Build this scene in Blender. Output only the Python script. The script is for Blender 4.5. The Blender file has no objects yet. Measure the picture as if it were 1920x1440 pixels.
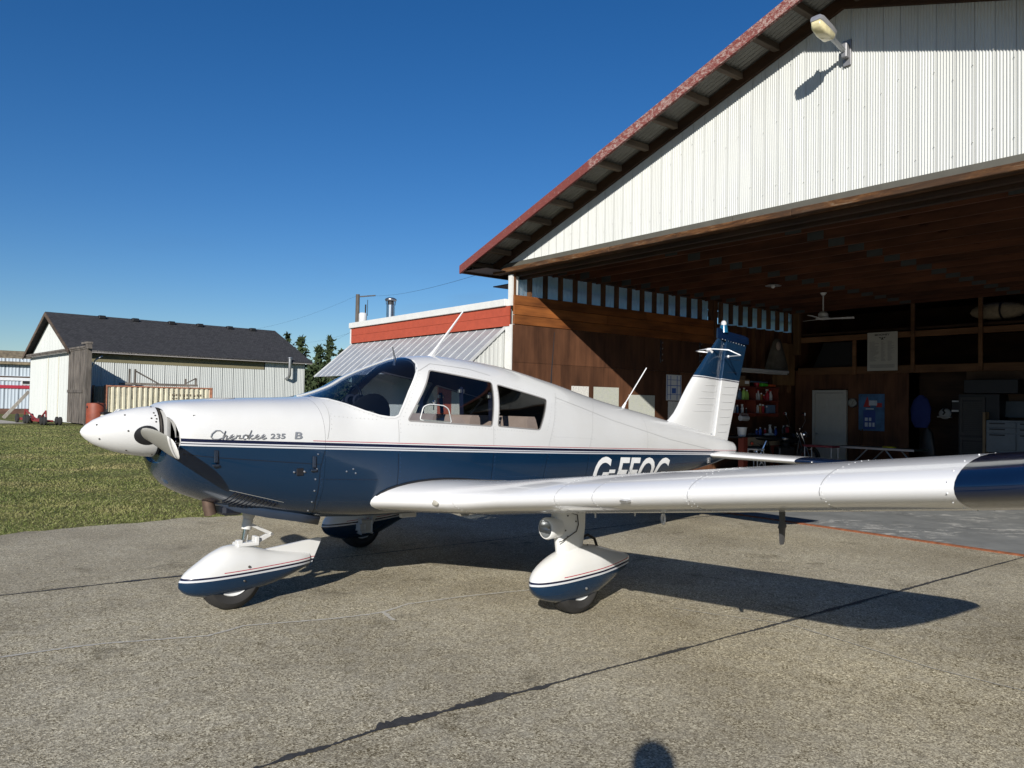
import bpy, bmesh, math, random
import numpy as np
from mathutils import Vector, Matrix, Euler
random.seed(7); rng=np.random.default_rng(5)
SC=bpy.context.scene; COL=SC.collection
R=math.radians
# ---------------------------------------------------------------- camera
cd=bpy.data.cameras.new('camera'); cam=bpy.data.objects.new('camera',cd); COL.objects.link(cam)
cd.sensor_width=36; cd.lens=1450/1920*36; cd.clip_start=.05; cd.clip_end=3000
_p=math.atan((759-720)/1450); _r=.0177
_F=Vector((0,math.cos(_p),math.sin(_p))); _R0=Vector((1,0,0)); _U0=Vector((0,-math.sin(_p),math.cos(_p)))
_R=_R0*math.cos(_r)+_U0*math.sin(_r); _U=_U0*math.cos(_r)-_R0*math.sin(_r)
m=Matrix((_R,_U,-_F)).transposed().to_4x4(); m.translation=(0,0,1.46); cam.matrix_world=m
SC.camera=cam
SC.render.resolution_x=1024; SC.render.resolution_y=768
# ---------------------------------------------------------------- sky and sun
SUN_EL=R(25.0); SUN_D=Vector((.1757,.984,0)).normalized()
w=bpy.data.worlds.new('World'); SC.world=w; w.use_nodes=True
nt=w.node_tree; nt.nodes.clear()
sky=nt.nodes.new('ShaderNodeTexSky'); sky.sky_type='NISHITA'; sky.sun_disc=False
sky.sun_elevation=SUN_EL; sky.sun_rotation=math.atan2(-SUN_D.x,-SUN_D.y); sky.altitude=0; sky.air_density=1.0; sky.dust_density=.1; sky.ozone_density=5.0
bg=nt.nodes.new('ShaderNodeBackground'); bg.inputs[1].default_value=.067
wo=nt.nodes.new('ShaderNodeOutputWorld')
hs=nt.nodes.new('ShaderNodeHueSaturation'); hs.inputs['Saturation'].default_value=1.24; hs.inputs['Hue'].default_value=.507; nt.links.new(sky.outputs[0],hs.inputs['Color'])
# a few faint flat clouds low over the horizon
tg=nt.nodes.new('ShaderNodeTexCoord'); mp_=nt.nodes.new('ShaderNodeMapping'); mp_.inputs['Scale'].default_value=(5,5,26); nz=nt.nodes.new('ShaderNodeTexNoise'); nz.inputs['Scale'].default_value=1.0; nz.inputs['Detail'].default_value=5
nt.links.new(tg.outputs['Generated'],mp_.inputs[0]); nt.links.new(mp_.outputs[0],nz.inputs['Vector'])
rp=nt.nodes.new('ShaderNodeValToRGB'); rp.color_ramp.elements[0].position=.56; rp.color_ramp.elements[1].position=.70; rp.color_ramp.elements[1].color=(.55,.55,.55,1); nt.links.new(nz.outputs[0],rp.inputs[0])
sx=nt.nodes.new('ShaderNodeSeparateXYZ'); nt.links.new(tg.outputs['Generated'],sx.inputs[0]); r2=nt.nodes.new('ShaderNodeValToRGB'); e=r2.color_ramp.elements; e[0].position=.0; e[0].color=(1,1,1,1); e[1].position=.20; e[1].color=(0,0,0,1); nt.links.new(sx.outputs[2],r2.inputs[0])
ml=nt.nodes.new('ShaderNodeMath'); ml.operation='MULTIPLY'; nt.links.new(rp.outputs[0],ml.inputs[0]); nt.links.new(r2.outputs[0],ml.inputs[1])
cm=nt.nodes.new('ShaderNodeMix'); cm.data_type='RGBA'; cm.blend_type='MULTIPLY'; nt.links.new(ml.outputs[0],cm.inputs[0]); nt.links.new(hs.outputs[0],cm.inputs[6]); cm.inputs[7].default_value=(.98,.72,.66,1)
nt.links.new(cm.outputs[2],bg.inputs[0]); nt.links.new(bg.outputs[0],wo.inputs[0])
sl=bpy.data.lights.new('sun','SUN'); sl.energy=4.9; sl.angle=R(.53); sl.color=(1,.955,.885)
so=bpy.data.objects.new('sun',sl); COL.objects.link(so)
sd=Vector((SUN_D.x*math.cos(SUN_EL),SUN_D.y*math.cos(SUN_EL),-math.sin(SUN_EL)))
so.rotation_euler=sd.to_track_quat('-Z','Y').to_euler(); so.location=(-10,-40,30)
SC.view_settings.view_transform='Standard'; SC.view_settings.look='None'; SC.view_settings.exposure=.40; SC.view_settings.gamma=1; SC.view_settings.use_curve_mapping=False
SC.render.engine='CYCLES'
# ---------------------------------------------------------------- helpers
class MB:
    def __init__(s): s.v=[]; s.f=[]; s.m=[]
    def add(s,vs,fs,mi=0,M=None):
        b=len(s.v)
        if M is not None: vs=[tuple(M@Vector(q)) for q in vs]
        s.v+= [tuple(q) for q in vs]; s.f+=[tuple(b+i for i in f) for f in fs]; s.m+=[mi]*len(fs); return s
    def box(s,x0,x1,y0,y1,z0,z1,mi=0,M=None):
        vs=[(x0,y0,z0),(x1,y0,z0),(x1,y1,z0),(x0,y1,z0),(x0,y0,z1),(x1,y0,z1),(x1,y1,z1),(x0,y1,z1)]
        return s.add(vs,[(0,3,2,1),(4,5,6,7),(0,1,5,4),(1,2,6,5),(2,3,7,6),(3,0,4,7)],mi,M)
    def bbox(s,x0,x1,y0,y1,z0,z1,b,mi=0,M=None):   # box with bevelled edges
        bm=bmesh.new(); bmesh.ops.create_cube(bm,size=1)
        for q in bm.verts: q.co=Vector(((x0+x1)/2+q.co.x*(x1-x0),(y0+y1)/2+q.co.y*(y1-y0),(z0+z1)/2+q.co.z*(z1-z0)))
        bmesh.ops.bevel(bm,geom=bm.edges[:],offset=b,segments=1,affect='EDGES')
        bm.verts.index_update(); s.add([q.co[:] for q in bm.verts],[[q.index for q in f.verts] for f in bm.faces],mi,M); bm.free(); return s
    def bar(s,p,q,wx,wy,mi=0,up=(0,0,1)):          # rectangular bar from p to q
        p=Vector(p);q=Vector(q);d=(q-p); L=d.length; d.normalize(); up=Vector(up)
        if abs(d.dot(up))>.98: up=Vector((1,0,0))
        a=d.cross(up).normalized(); b=a.cross(d)
        M=Matrix((a,b,d)).transposed().to_4x4(); M.translation=p
        return s.box(-wx/2,wx/2,-wy/2,wy/2,0,L,mi,M)
    def tube(s,pts,r,n=8,mi=0,caps=True,closed=False):
        pts=[Vector(p) for p in pts]; k=len(pts); rs=r if isinstance(r,(list,tuple)) else [r]*k
        b=len(s.v); prev=None
        for i,p in enumerate(pts):
            if closed: t=(pts[(i+1)%k]-pts[i-1]).normalized()
            else: t=(pts[min(i+1,k-1)]-pts[max(i-1,0)]).normalized()
            if prev is None:
                a=t.orthogonal().normalized()
            else:
                a=(prev-t*prev.dot(t)).normalized()
            prev=a; c=t.cross(a)
            for j in range(n):
                th=2*math.pi*j/n; s.v.append(tuple(p+(a*math.cos(th)+c*math.sin(th))*rs[i]))
        for i in range(k if closed else k-1):
            for j in range(n):
                i2=(i+1)%k
                s.f.append((b+i*n+j,b+i*n+(j+1)%n,b+i2*n+(j+1)%n,b+i2*n+j)); s.m.append(mi)
        if caps and not closed:
            s.f.append(tuple(b+j for j in range(n))[::-1]); s.f.append(tuple(b+(k-1)*n+j for j in range(n))); s.m+=[mi,mi]
        return s
    def lathe(s,prof,n=24,mi=0,M=None,caps=False):  # prof: (radius, height) about z
        vs=[];fs=[]
        for (r,z) in prof:
            for j in range(n): th=2*math.pi*j/n; vs.append((r*math.cos(th),r*math.sin(th),z))
        for i in range(len(prof)-1):
            for j in range(n): fs.append((i*n+j,i*n+(j+1)%n,(i+1)*n+(j+1)%n,(i+1)*n+j))
        if caps: fs.append(tuple(range(n))[::-1]); fs.append(tuple((len(prof)-1)*n+j for j in range(n)))
        return s.add(vs,fs,mi,M)
    def prism(s,poly,d0,d1,axis='y',mi=0,M=None):   # extrude a 2D polygon along an axis
        f={'y':lambda a,b,d:(a,d,b),'x':lambda a,b,d:(d,a,b),'z':lambda a,b,d:(a,b,d)}[axis]; n=len(poly)
        vs=[f(a,b,d0) for a,b in poly]+[f(a,b,d1) for a,b in poly]
        fs=[tuple(range(n))[::-1],tuple(range(n,2*n))]+[(i,(i+1)%n,n+(i+1)%n,n+i) for i in range(n)]
        return s.add(vs,fs,mi,M)
    def loft(s,rings,mi=0,cap0=True,cap1=True,closed=True):
        b=len(s.v); n=len(rings[0])
        for r in rings: s.v+=[tuple(q) for q in r]
        for i in range(len(rings)-1):
            for j in range(n if closed else n-1):
                s.f.append((b+i*n+j,b+i*n+(j+1)%n,b+(i+1)*n+(j+1)%n,b+(i+1)*n+j)); s.m.append(mi)
        if cap0: s.f.append(tuple(b+j for j in range(n))[::-1]); s.m.append(mi)
        if cap1: s.f.append(tuple(b+(len(rings)-1)*n+j for j in range(n))); s.m.append(mi)
        return s
    def ball(s,c,r,n=10,mi=0,sc=(1,1,1)):
        k=max(4,n//2+1); pr=[(max(1e-4,math.sin(math.pi*i/k)),-math.cos(math.pi*i/k)) for i in range(k+1)]
        M=Matrix.Translation(c)@Matrix.Diagonal((r*sc[0],r*sc[1],r*sc[2],1)); return s.lathe(pr,n,mi,M)
    def mesh(s,name,mats,smooth=False,fixn=True):
        me=bpy.data.meshes.new(name); me.from_pydata(s.v,[],s.f)
        for m in (mats if isinstance(mats,(list,tuple)) else [mats]): me.materials.append(m)
        if max(s.m,default=0)>0: me.polygons.foreach_set('material_index',s.m)
        if fixn:
            bm=bmesh.new(); bm.from_mesh(me); bmesh.ops.recalc_face_normals(bm,faces=bm.faces); bm.to_mesh(me); bm.free()
        if smooth:
            me.polygons.foreach_set('use_smooth',[True]*len(me.polygons))
            if smooth is not True: me.set_sharp_from_angle(angle=R(smooth))
        me.update(); return me
def link(name,me,parent=None,loc=None,rot=None):
    o=bpy.data.objects.new(name,me); COL.objects.link(o)
    if parent: o.parent=parent
    if loc is not None: o.location=loc
    if rot is not None: o.rotation_euler=rot
    return o
def obj(name,mb,mats,parent=None,smooth=False,loc=None,rot=None,kind=None,label=None):
    o=link(name,mb.mesh(name,mats,smooth),parent,loc,rot)
    if kind: o['kind']=kind
    if label: o['label']=label
    return o
def tag(o,label,cat,group=None):
    o['label']=label; o['category']=cat
    if group: o['group']=group
    return o
def thing(name,label,cat,loc=(0,0,0),rz=0,group=None):
    o=bpy.data.objects.new(name,None); COL.objects.link(o); o.location=loc; o.rotation_euler=(0,0,rz); o.empty_display_size=.2
    return tag(o,label,cat,group)
def struct(name,mb,mats,smooth=False): return obj(name,mb,mats,None,smooth,kind='structure')
def pchip(xs,ys):
    n=len(xs);h=[xs[i+1]-xs[i] for i in range(n-1)];d=[(ys[i+1]-ys[i])/h[i] for i in range(n-1)]
    mm=[0]*n; mm[0]=d[0];mm[-1]=d[-1]
    for i in range(1,n-1):
        if d[i-1]*d[i]<=0: mm[i]=0
        else:
            w1=2*h[i]+h[i-1];w2=h[i]+2*h[i-1];mm[i]=(w1+w2)/(w1/d[i-1]+w2/d[i])
    def f(x):
        if x<=xs[0]: return ys[0]+mm[0]*(x-xs[0])
        if x>=xs[-1]: return ys[-1]+mm[-1]*(x-xs[-1])
        i=0
        while x>xs[i+1]: i+=1
        t=(x-xs[i])/h[i]
        return ys[i]*(1+2*t)*(1-t)**2+h[i]*mm[i]*t*(1-t)**2+ys[i+1]*t*t*(3-2*t)+h[i]*mm[i+1]*t*t*(t-1)
    return f
# ---------------------------------------------------------------- materials
class NT:
    def __init__(s,name):
        s.m=bpy.data.materials.new(name); s.m.use_nodes=True; s.t=s.m.node_tree; s.t.nodes.clear()
        s.out=s.t.nodes.new('ShaderNodeOutputMaterial')
    def n(s,typ,**k):
        q=s.t.nodes.new('ShaderNode'+typ)
        for a,b in k.items(): setattr(q,a,b)
        return q
    def l(s,a,b): s.t.links.new(a,b)
    def val(s,sock,v):
        if hasattr(v,'is_linked') or isinstance(v,bpy.types.NodeSocket): s.l(v,sock)
        else: sock.default_value=v
    def math(s,op,a,b=0.0,c=None):
        q=s.n('Math',operation=op); s.val(q.inputs[0],a); s.val(q.inputs[1],b)
        if c is not None: s.val(q.inputs[2],c)
        return q.outputs[0]
    def co(s,scale=(1,1,1),kind='Object'):
        t=s.n('TexCoord'); mp=s.n('Mapping'); mp.inputs['Scale'].default_value=scale; s.l(t.outputs[kind],mp.inputs[0]); return mp.outputs[0]
    def noise(s,co,scale,detail=4,rough=.6,dist=0):
        q=s.n('TexNoise'); q.inputs['Scale'].default_value=scale; q.inputs['Detail'].default_value=detail; q.inputs['Roughness'].default_value=rough; q.inputs['Distortion'].default_value=dist; s.l(co,q.inputs['Vector']); return q.outputs[0]
    def ramp(s,f,stops,interp='LINEAR'):
        q=s.n('ValToRGB'); e=q.color_ramp; e.interpolation=interp
        while len(e.elements)<len(stops): e.elements.new(.5)
        for el,(p,c) in zip(e.elements,stops): el.position=p; el.color=(*c,1) if len(c)==3 else c
        s.l(f,q.inputs[0]); return q.outputs[0]
    def mix(s,f,a,b,bt='MIX'):
        q=s.n('Mix',data_type='RGBA',blend_type=bt); s.val(q.inputs[0],f); s.val(q.inputs[6],a if not isinstance(a,tuple) else (*a[:3],1)); s.val(q.inputs[7],b if not isinstance(b,tuple) else (*b[:3],1)); return q.outputs[2]
    def bsdf(s,col,rough=.5,metal=0,coat=0,spec=.5,bump=None,bstr=.3,bdist=.01,**kw):
        q=s.n('BsdfPrincipled'); s.val(q.inputs['Base Color'],col if not isinstance(col,tuple) else (*col[:3],1)); s.val(q.inputs['Roughness'],rough); s.val(q.inputs['Metallic'],metal)
        q.inputs['Coat Weight'].default_value=coat; q.inputs['Coat Roughness'].default_value=.04; q.inputs['Specular IOR Level'].default_value=spec
        for a,b in kw.items(): s.val(q.inputs[a],b)
        if bump is not None:
            bb=s.n('Bump'); bb.inputs['Strength'].default_value=bstr; bb.inputs['Distance'].default_value=bdist; s.l(bump,bb.inputs['Height']); s.l(bb.outputs[0],q.inputs['Normal'])
        s.l(q.outputs[0],s.out.inputs[0]); return s.m
def plain(name,c,rough=.5,metal=0,coat=0,var=.12,sc=6.0,bump=0.0,**kw):
    t=NT(name); co=t.co(); n=t.noise(co,sc,5,.65)
    lo=tuple(max(0,x*(1-var)) for x in c); hi=tuple(min(1,x*(1+var)) for x in c)
    col=t.ramp(n,[(.3,lo),(.7,hi)])
    return t.bsdf(col,rough,metal,coat,bump=t.noise(co,sc*8,4) if bump else None,bstr=bump,bdist=.004,**kw)
def wood(name,c1,c2,axis=0,sc=1.0,rough=.7,knots=True,var=None):
    t=NT(name); s=[22*sc]*3; s[axis]=1.3*sc; co=t.co(tuple(s)); n=t.noise(co,1.0,6,.65,.8)
    s2=[3.0,3.0,3.0]; s2[axis]=.9; n2=t.noise(t.co(tuple(s2)),1.3,3,.5)
    col=t.ramp(n,[(.3,c1),(.68,c2)])
    col=t.mix(.45,col,t.ramp(n2,[(.35,tuple(x*.5 for x in c1)),(.65,tuple(min(1,x*1.2) for x in c2))]))
    oi=t.n('ObjectInfo'); r=t.math('MULTIPLY_ADD',oi.outputs['Random'],.5,.75)
    hsv=t.n('HueSaturation'); t.l(col,hsv.inputs['Color']); t.l(r,hsv.inputs['Value'])
    return t.bsdf(hsv.outputs[0],rough,bump=n,bstr=.35,bdist=.004,spec=.3)
# the place
# ================================================================ AIRPLANE
PLANE_RZ=R(-139.62)
plane=thing('airplane','white and navy blue low-wing propeller airplane parked on the apron','airplane',(-.515,6.68,0),PLANE_RZ)
ST=[(2.418,1.035,1.402,.32,1.20,2.2,2.5),
(2.392,.955,1.428,.385,1.20,2.4,2.7),
(2.33,.875,1.445,.43,1.19,2.5,3.0),
(2.12,.775,1.463,.475,1.16,2.6,3.2),
(1.87,.70,1.475,.51,1.13,2.7,3.2),
(1.46,.625,1.492,.555,1.10,3.0,2.9),
(1.20,.605,1.565,.565,1.10,3.2,2.2),
(1.017,.595,1.664,.572,1.10,3.3,2.12),
(.78,.59,1.762,.58,1.10,3.4,2.2),
(.575,.585,1.828,.585,1.10,3.4,2.4),
(.27,.58,1.858,.585,1.10,3.4,2.4),
(-.30,.58,1.818,.575,1.08,3.4,2.4),
(-.94,.59,1.705,.53,1.05,3.3,2.3),
(-1.70,.625,1.535,.435,1.02,3.0,2.2),
(-2.50,.68,1.39,.32,1.0,2.8,2.2),
(-2.94,.72,1.308,.255,.99,2.6,2.2),
(-3.60,.79,1.185,.16,.98,2.4,2.1),
(-4.0,.86,1.10,.10,.97,2.2,2.0),
(-4.16,.90,1.055,.06,.97,2.0,2.0)]
_xs=[a[0] for a in ST][::-1]; _FF=[pchip(_xs,[a[k] for a in ST][::-1]) for k in range(1,7)]
def sec(s): return [f(s) for f in _FF]
def hull_y(s,z,off=0.0):
    zb,zt,w,zc,nl,nu=sec(s); w+=off; zb-=off; zt+=off
    t,n=((z-zc)/(zt-zc),nu) if z>=zc else ((zc-z)/(zc-zb),nl)
    return 0.0 if t>=1 else w*(1-t**n)**(1/n)
def hull_n(s,z):
    y=hull_y(s,z); e=.004
    ds=(hull_y(s+e,z)-hull_y(s-e,z))/(2*e); dz=(hull_y(s,z+e)-hull_y(s,z-e))/(2*e)
    return Vector((-ds,1,-dz)).normalized(), y
WHITE=(.60,.60,.585); NAVY=(.0022,.0195,.050); DARK=(.006,.008,.03); SILV=(.52,.53,.55)
def paint(name,a,b,stops,rng_=.06,red=None,axis_sel=None):
    # painted trim: colour by t = z-(a+b*s) in the airplane's own axes; stops are (t, colour) from below
    t=NT(name); tc=t.n('TexCoord'); sp=t.n('SeparateXYZ'); t.l(tc.outputs['Object'],sp.inputs[0])
    tt=t.math('SUBTRACT',sp.outputs[2],t.math('MULTIPLY_ADD',sp.outputs[0],b,a))
    f=t.math('MULTIPLY_ADD',tt,1/(2*rng_),.5)
    col=t.ramp(f,[(0,NAVY)]+[(.5+q/(2*rng_),c) for q,c in stops],'CONSTANT')
    if red:
        lo,hi,s0=red
        k=t.math('MULTIPLY',t.math('MULTIPLY',t.math('GREATER_THAN',tt,lo),t.math('LESS_THAN',tt,hi)),t.math('LESS_THAN',sp.outputs[0],s0))
        col=t.mix(k,col,(.35,.03,.05))
    n=t.noise(tc.outputs['Object'],2.2,5,.6); n2=t.noise(tc.outputs['Object'],30,4,.7)
    col=t.mix(1.0,col,t.ramp(n,[(.3,(.95,.945,.93)),(.65,(1,1,1))]),'MULTIPLY')
    rough=t.math('MULTIPLY_ADD',n2,.12,.16)
    # slight oil-canning of the skin
    return t.bsdf(col,rough,0,.45,spec=.38,bump=t.noise(tc.outputs['Object'],3.2,2,.4),bstr=.13,bdist=.012)
FSTOPS=[(0.0,SILV),(.010,DARK),(.0155,SILV),(.024,DARK),(.045,WHITE)]
M_FUS=paint('fuselage_paint',1.073,.0407,FSTOPS,red=(.053,.058,1.55))
M_WHITE=paint('white_paint',0,0,[(0,WHITE)],rng_=20); M_WHITE.node_tree.nodes  # all-white: z is always above zero
M_BLUE=plain('navy_paint',(.0026,.0095,.030),.14,0,.6,var=.05)
M_GREYP=plain('grey_paint',(.46,.46,.45),.4,var=.06)
M_DK=plain('dark_trim',(.008,.008,.009),.55)
M_SEAM=plain('seam_grey',(.30,.30,.29),.6)  # flat grey for the thin panel seam lines
M_SEAMB=plain('seam_on_blue',(.002,.004,.012),.5)
M_RIV=plain('rivet_heads',(.40,.40,.39),.4,var=.05)
M_RIVB=plain('rivet_heads_on_blue',(.01,.035,.09),.25,var=.05)
M_CHROME=plain('chrome',(.72,.72,.72),.12,1.0,var=.05)
M_STEEL=plain('dull_steel',(.32,.32,.33),.38,1.0)
M_SCREW=plain('screw_heads',(.10,.09,.08),.45,.6)
M_RUB=plain('tyre_rubber',(.018,.017,.016),.75,var=.25)
M_ALU=plain('aluminium',(.62,.62,.62),.3,.9)
M_BLACK=plain('black_plastic',(.006,.006,.007),.5)
M_LINER=plain('cabin_lining',(.10,.095,.09),.8)
M_SEAT=plain('seat_fabric',(.52,.39,.33),.85,bump=.3)
M_BELT=plain('belt_webbing',(.006,.010,.035),.7)
M_LET=plain('white_lettering',(.82,.82,.80),.35,var=.03)
M_EXH=plain('exhaust_steel',(.16,.11,.085),.5,.7,var=.35)
def glass(name,tint,refl=1.0):
    t=NT(name); tr=t.n('BsdfTransparent'); tr.inputs[0].default_value=(*tint,1); gl=t.n('BsdfGlossy'); gl.inputs['Roughness'].default_value=.015
    fr=t.n('LayerWeight'); fr.inputs[0].default_value=.5; mx=t.n('MixShader'); t.l(t.math('MULTIPLY',t.math('MULTIPLY_ADD',t.math('POWER',fr.outputs['Facing'],4.0),.85,.06),refl),mx.inputs[0]); t.l(tr.outputs[0],mx.inputs[1]); t.l(gl.outputs[0],mx.inputs[2]); t.l(mx.outputs[0],t.out.inputs[0]); return t.m
M_GLASS=glass('side_glass',(.62,.64,.64)); M_WS=glass('windshield_glass',(.52,.58,.66),1.25)
def skin_mb(stations,off=0.0,nth=44,lip=True):
    mb=MB(); rings=[]
    for s in stations:
        zb,zt,w,zc,nl,nu=sec(s); w+=off; zb-=off; zt+=off; half=[]
        for i in range(nth+1):
            th=-math.pi/2+math.pi*i/nth; c=max(0.0,math.cos(th)); sn=math.sin(th)
            n=nu if sn>=0 else nl; h=(zt-zc) if sn>=0 else (zc-zb)
            y=w*c**(2/n); z=zc+math.copysign(abs(sn)**(2/n)*h,sn); ds=0
            if False:
                ds=-.075*math.exp(-((z-1.255)/.10)**4)*min(1,max(0,(y-.12)/.15))*(1-(2.44-s)/.34) + .0
            half.append((s+ds,y,z))
        ring=half+[(a,-b,c) for a,b,c in half[-2:0:-1]]
        rings.append(ring)
    return mb,rings
def rng_st(a,b,n): return [a+(b-a)*i/(n-1) for i in range(n)]
def cut_poly(bm,poly,side=0):
    # cut the skin along a polygon given in (s,z), then return the faces inside; side 0 = both, 1 = left, -1 = right
    n=len(poly); cx=sum(p[0] for p in poly)/n
    for i in range(n):
        a=Vector((poly[i][0],0,poly[i][1])); b=Vector((poly[(i+1)%n][0],0,poly[(i+1)%n][1])); d=(b-a)
        if d.length<1e-6: continue
        no=Vector((d.z,0,-d.x)).normalized(); lo=(min(a.x,b.x)-.004,min(a.z,b.z)-.004); hi=(max(a.x,b.x)+.004,max(a.z,b.z)+.004)
        fs=[]
        for f in bm.faces:
            xs=[v.co.x for v in f.verts]; zs=[v.co.z for v in f.verts]
            if max(xs)<lo[0] or min(xs)>hi[0] or max(zs)<lo[1] or min(zs)>hi[1]: continue
            fs.append(f)
        ge=set(fs)
        for f in fs: ge.update(f.edges); ge.update(f.verts)
        bmesh.ops.bisect_plane(bm,geom=list(ge),plane_co=a,plane_no=no,dist=1e-5)
    def inside(x,z):
        c=False; j=n-1
        for i in range(n):
            xi,zi=poly[i]; xj,zj=poly[j]
            if (zi>z)!=(zj>z) and x<(xj-xi)*(z-zi)/(zj-zi)+xi: c=not c
            j=i
        return c
    out=[]
    for f in bm.faces:
        q=f.calc_center_median()
        if inside(q.x,q.z) and (side==0 or q.y*side>0): out.append(f)
    return out
def rounded(poly,r=.03,k=4):
    out=[];n=len(poly)
    for i in range(n):
        p=Vector(poly[i]);a=Vector(poly[i-1]);b=Vector(poly[(i+1)%n]); u=(a-p);v=(b-p); q=min(r,u.length*.45,v.length*.45); u.normalize();v.normalize()
        p0=p+u*q;p1=p+v*q
        for j in range(k+1): t=j/k; c=p0*(1-t)**2+p*2*t*(1-t)+p1*t*t; out.append((c.x,c.y))
    return out
WIN1=rounded([(.501,1.721),(-.075,1.642),(.016,1.285),(.802,1.328)],.025)
WIN2=rounded([(-.125,1.626),(-.685,1.512),(-.523,1.251),(-.046,1.285)],.025)
WS=[(1.47,1.4965),(1.40,1.491),(1.33,1.474),(1.23,1.440),(1.12,1.394),(1.02,1.363),(.955,1.353),(.902,1.352),(.868,1.366),(.848,1.395),(.742,1.543),(.62,1.695),(.572,1.762),(.556,1.80),(.556,1.90),(1.50,1.90)]
def to_bm(mb):
    bm=bmesh.new(); vs=[bm.verts.new(q) for q in mb.v]; bm.verts.ensure_lookup_table()
    for f in mb.f:
        try: bm.faces.new([vs[i] for i in f])
        except ValueError: pass
    return bm
def bm_obj(name,bm,mats,parent,smooth=40,faces=None):
    me=bpy.data.meshes.new(name); bm.to_mesh(me)
    for q in (mats if isinstance(mats,list) else [mats]): me.materials.append(q)
    if smooth:
        me.polygons.foreach_set('use_smooth',[True]*len(me.polygons)); me.set_sharp_from_angle(angle=R(smooth))
    me.update(); return link(name,me,parent)
def take(bm,faces):
    b2=bmesh.new(); mp={}
    for f in faces:
        vs=[]
        for v in f.verts:
            if v not in mp: mp[v]=b2.verts.new(v.co)
            vs.append(mp[v])
        b2.faces.new(vs)
    bmesh.ops.delete(bm,geom=faces,context='FACES'); return b2
# --- fuselage shell with the window openings cut out of it
st=rng_st(1.462,1.0,12)+rng_st(.97,.5,12)+rng_st(.46,-1.0,26)+rng_st(-1.08,-4.0,30)+[-4.08,-4.16]
mb,rings=skin_mb(st,lip=False); mb.loft(rings,cap0=False,cap1=True)
bm=to_bm(mb); bmesh.ops.recalc_face_normals(bm,faces=bm.faces)
for poly,nm,M,sides in ((WIN1,'side_window',M_GLASS,(1,-1)),(WIN2,'side_window',M_GLASS,(1,-1)),(WS,'windshield',M_WS,(0,))):
    fs=cut_poly(bm,poly)
    for sd_ in sides:
        b2=take(bm,[f for f in fs if f.is_valid and (sd_==0 or f.calc_center_median().y*sd_>0)])
        bm_obj(nm,b2,M,plane,30); b2.free()
bmesh.ops.remove_doubles(bm,verts=bm.verts,dist=1e-5)
fus=bm_obj('fuselage',bm,M_FUS,plane,38); bm.free()
# --- cabin lining just inside the shell
mb,rings=skin_mb(rng_st(1.44,-1.0,54),off=-.022,lip=False); mb.loft(rings,cap0=True,cap1=True)
bm=to_bm(mb)
for poly in (WIN1,WIN2,WS):
    c=(sum(p[0] for p in poly)/len(poly),sum(p[1] for p in poly)/len(poly))
    fs=cut_poly(bm,[(c[0]+(a-c[0])*1.02,c[1]+(b-c[1])*1.03) for a,b in poly]); bmesh.ops.delete(bm,geom=fs,context='FACES')
bm_obj('cabin_lining',bm,M_LINER,plane,40); bm.free()
# --- cowling
st=[2.418,2.412,2.40,2.38,2.34,2.29,2.24,2.18,2.12]+rng_st(2.05,1.4635,14)
mb,rings=skin_mb(st); 
lipr=[[(s-.05,y*.93,1.2+(z-1.2)*.93) for s,y,z in rings[0]],[(s-.012,y*.97,1.2+(z-1.2)*.97) for s,y,z in rings[0]]]
mb.loft(lipr+rings,cap0=False,cap1=False)
INLET=rounded([(2.50,1.352),(2.41,1.345),(2.395,1.315),(2.378,1.25),(2.372,1.19),(2.382,1.14),(2.50,1.12)],.012)
bm=to_bm(mb); bmesh.ops.recalc_face_normals(bm,faces=bm.faces); fs=cut_poly(bm,INLET); bmesh.ops.delete(bm,geom=[f for f in fs if f.is_valid],context='FACES')
cowl=bm_obj('cowling',bm,M_FUS,plane,45); bm.free()
mb,rings=skin_mb([2.412,2.40,2.36,2.30,2.22],off=-.014); mb.loft(rings,cap0=False,cap1=True); bm=to_bm(mb); fs=cut_poly(bm,[(a-(.006 if a<2.45 else 0),b) for a,b in INLET]); bmesh.ops.delete(bm,geom=[f for f in fs if f.is_valid],context='FACES'); bm_obj('cowl_inner_shell',bm,M_BLACK,cowl,45); bm.free()
mb=MB(); IP=[q for q in INLET if q[0]<2.415]
for sd_ in (1,-1):
    pts=[]
    for a,b in IP: n_,y_=hull_n(a,b); pts.append((a,(y_-.004)*sd_,b))
    mb.tube(pts,.004,6)
obj('inlet_rim',mb,plain('inlet_rim_white',(.5,.5,.49),.3),cowl,60)
# upper cowl shoulder crease and the nose bowl behind the spinner
mb=MB(); rr=[]
for s,k in ((2.372,.95),(2.386,.985),(2.398,1)):
    ring=[]
    for i in range(40):
        th=2*math.pi*i/40; y=.205*k*math.copysign(abs(math.cos(th))**.6,math.cos(th)); zc=1.215; hh=(.20 if math.sin(th)>0 else .19)*k
        ring.append((s,y,zc+hh*math.copysign(abs(math.sin(th))**.6,math.sin(th))))
    rr.append(ring)
mb.loft(rr,cap0=False); obj('nose_bowl',mb,M_FUS,plane,40)
mb=MB()
for side in (1,-1):
    for k in range(5):
        mb.lathe([(.0001,0),(.062,0),(.062,.008),(.0001,.008)],16,M=Matrix.Translation((2.30-.0*k,side*.27,1.13+.042*k)))
    mb.box(2.285,2.30,side*.215,side*.40,1.08,1.36)
obj('engine_fins',mb,plain('fins_metal',(.018,.017,.015),.7),plane,kind='stuff')
mb=MB(); mb.box(2.20,2.21,-.33,.33,.97,1.36); obj('engine_baffle',mb,M_BLACK,plane)
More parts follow.
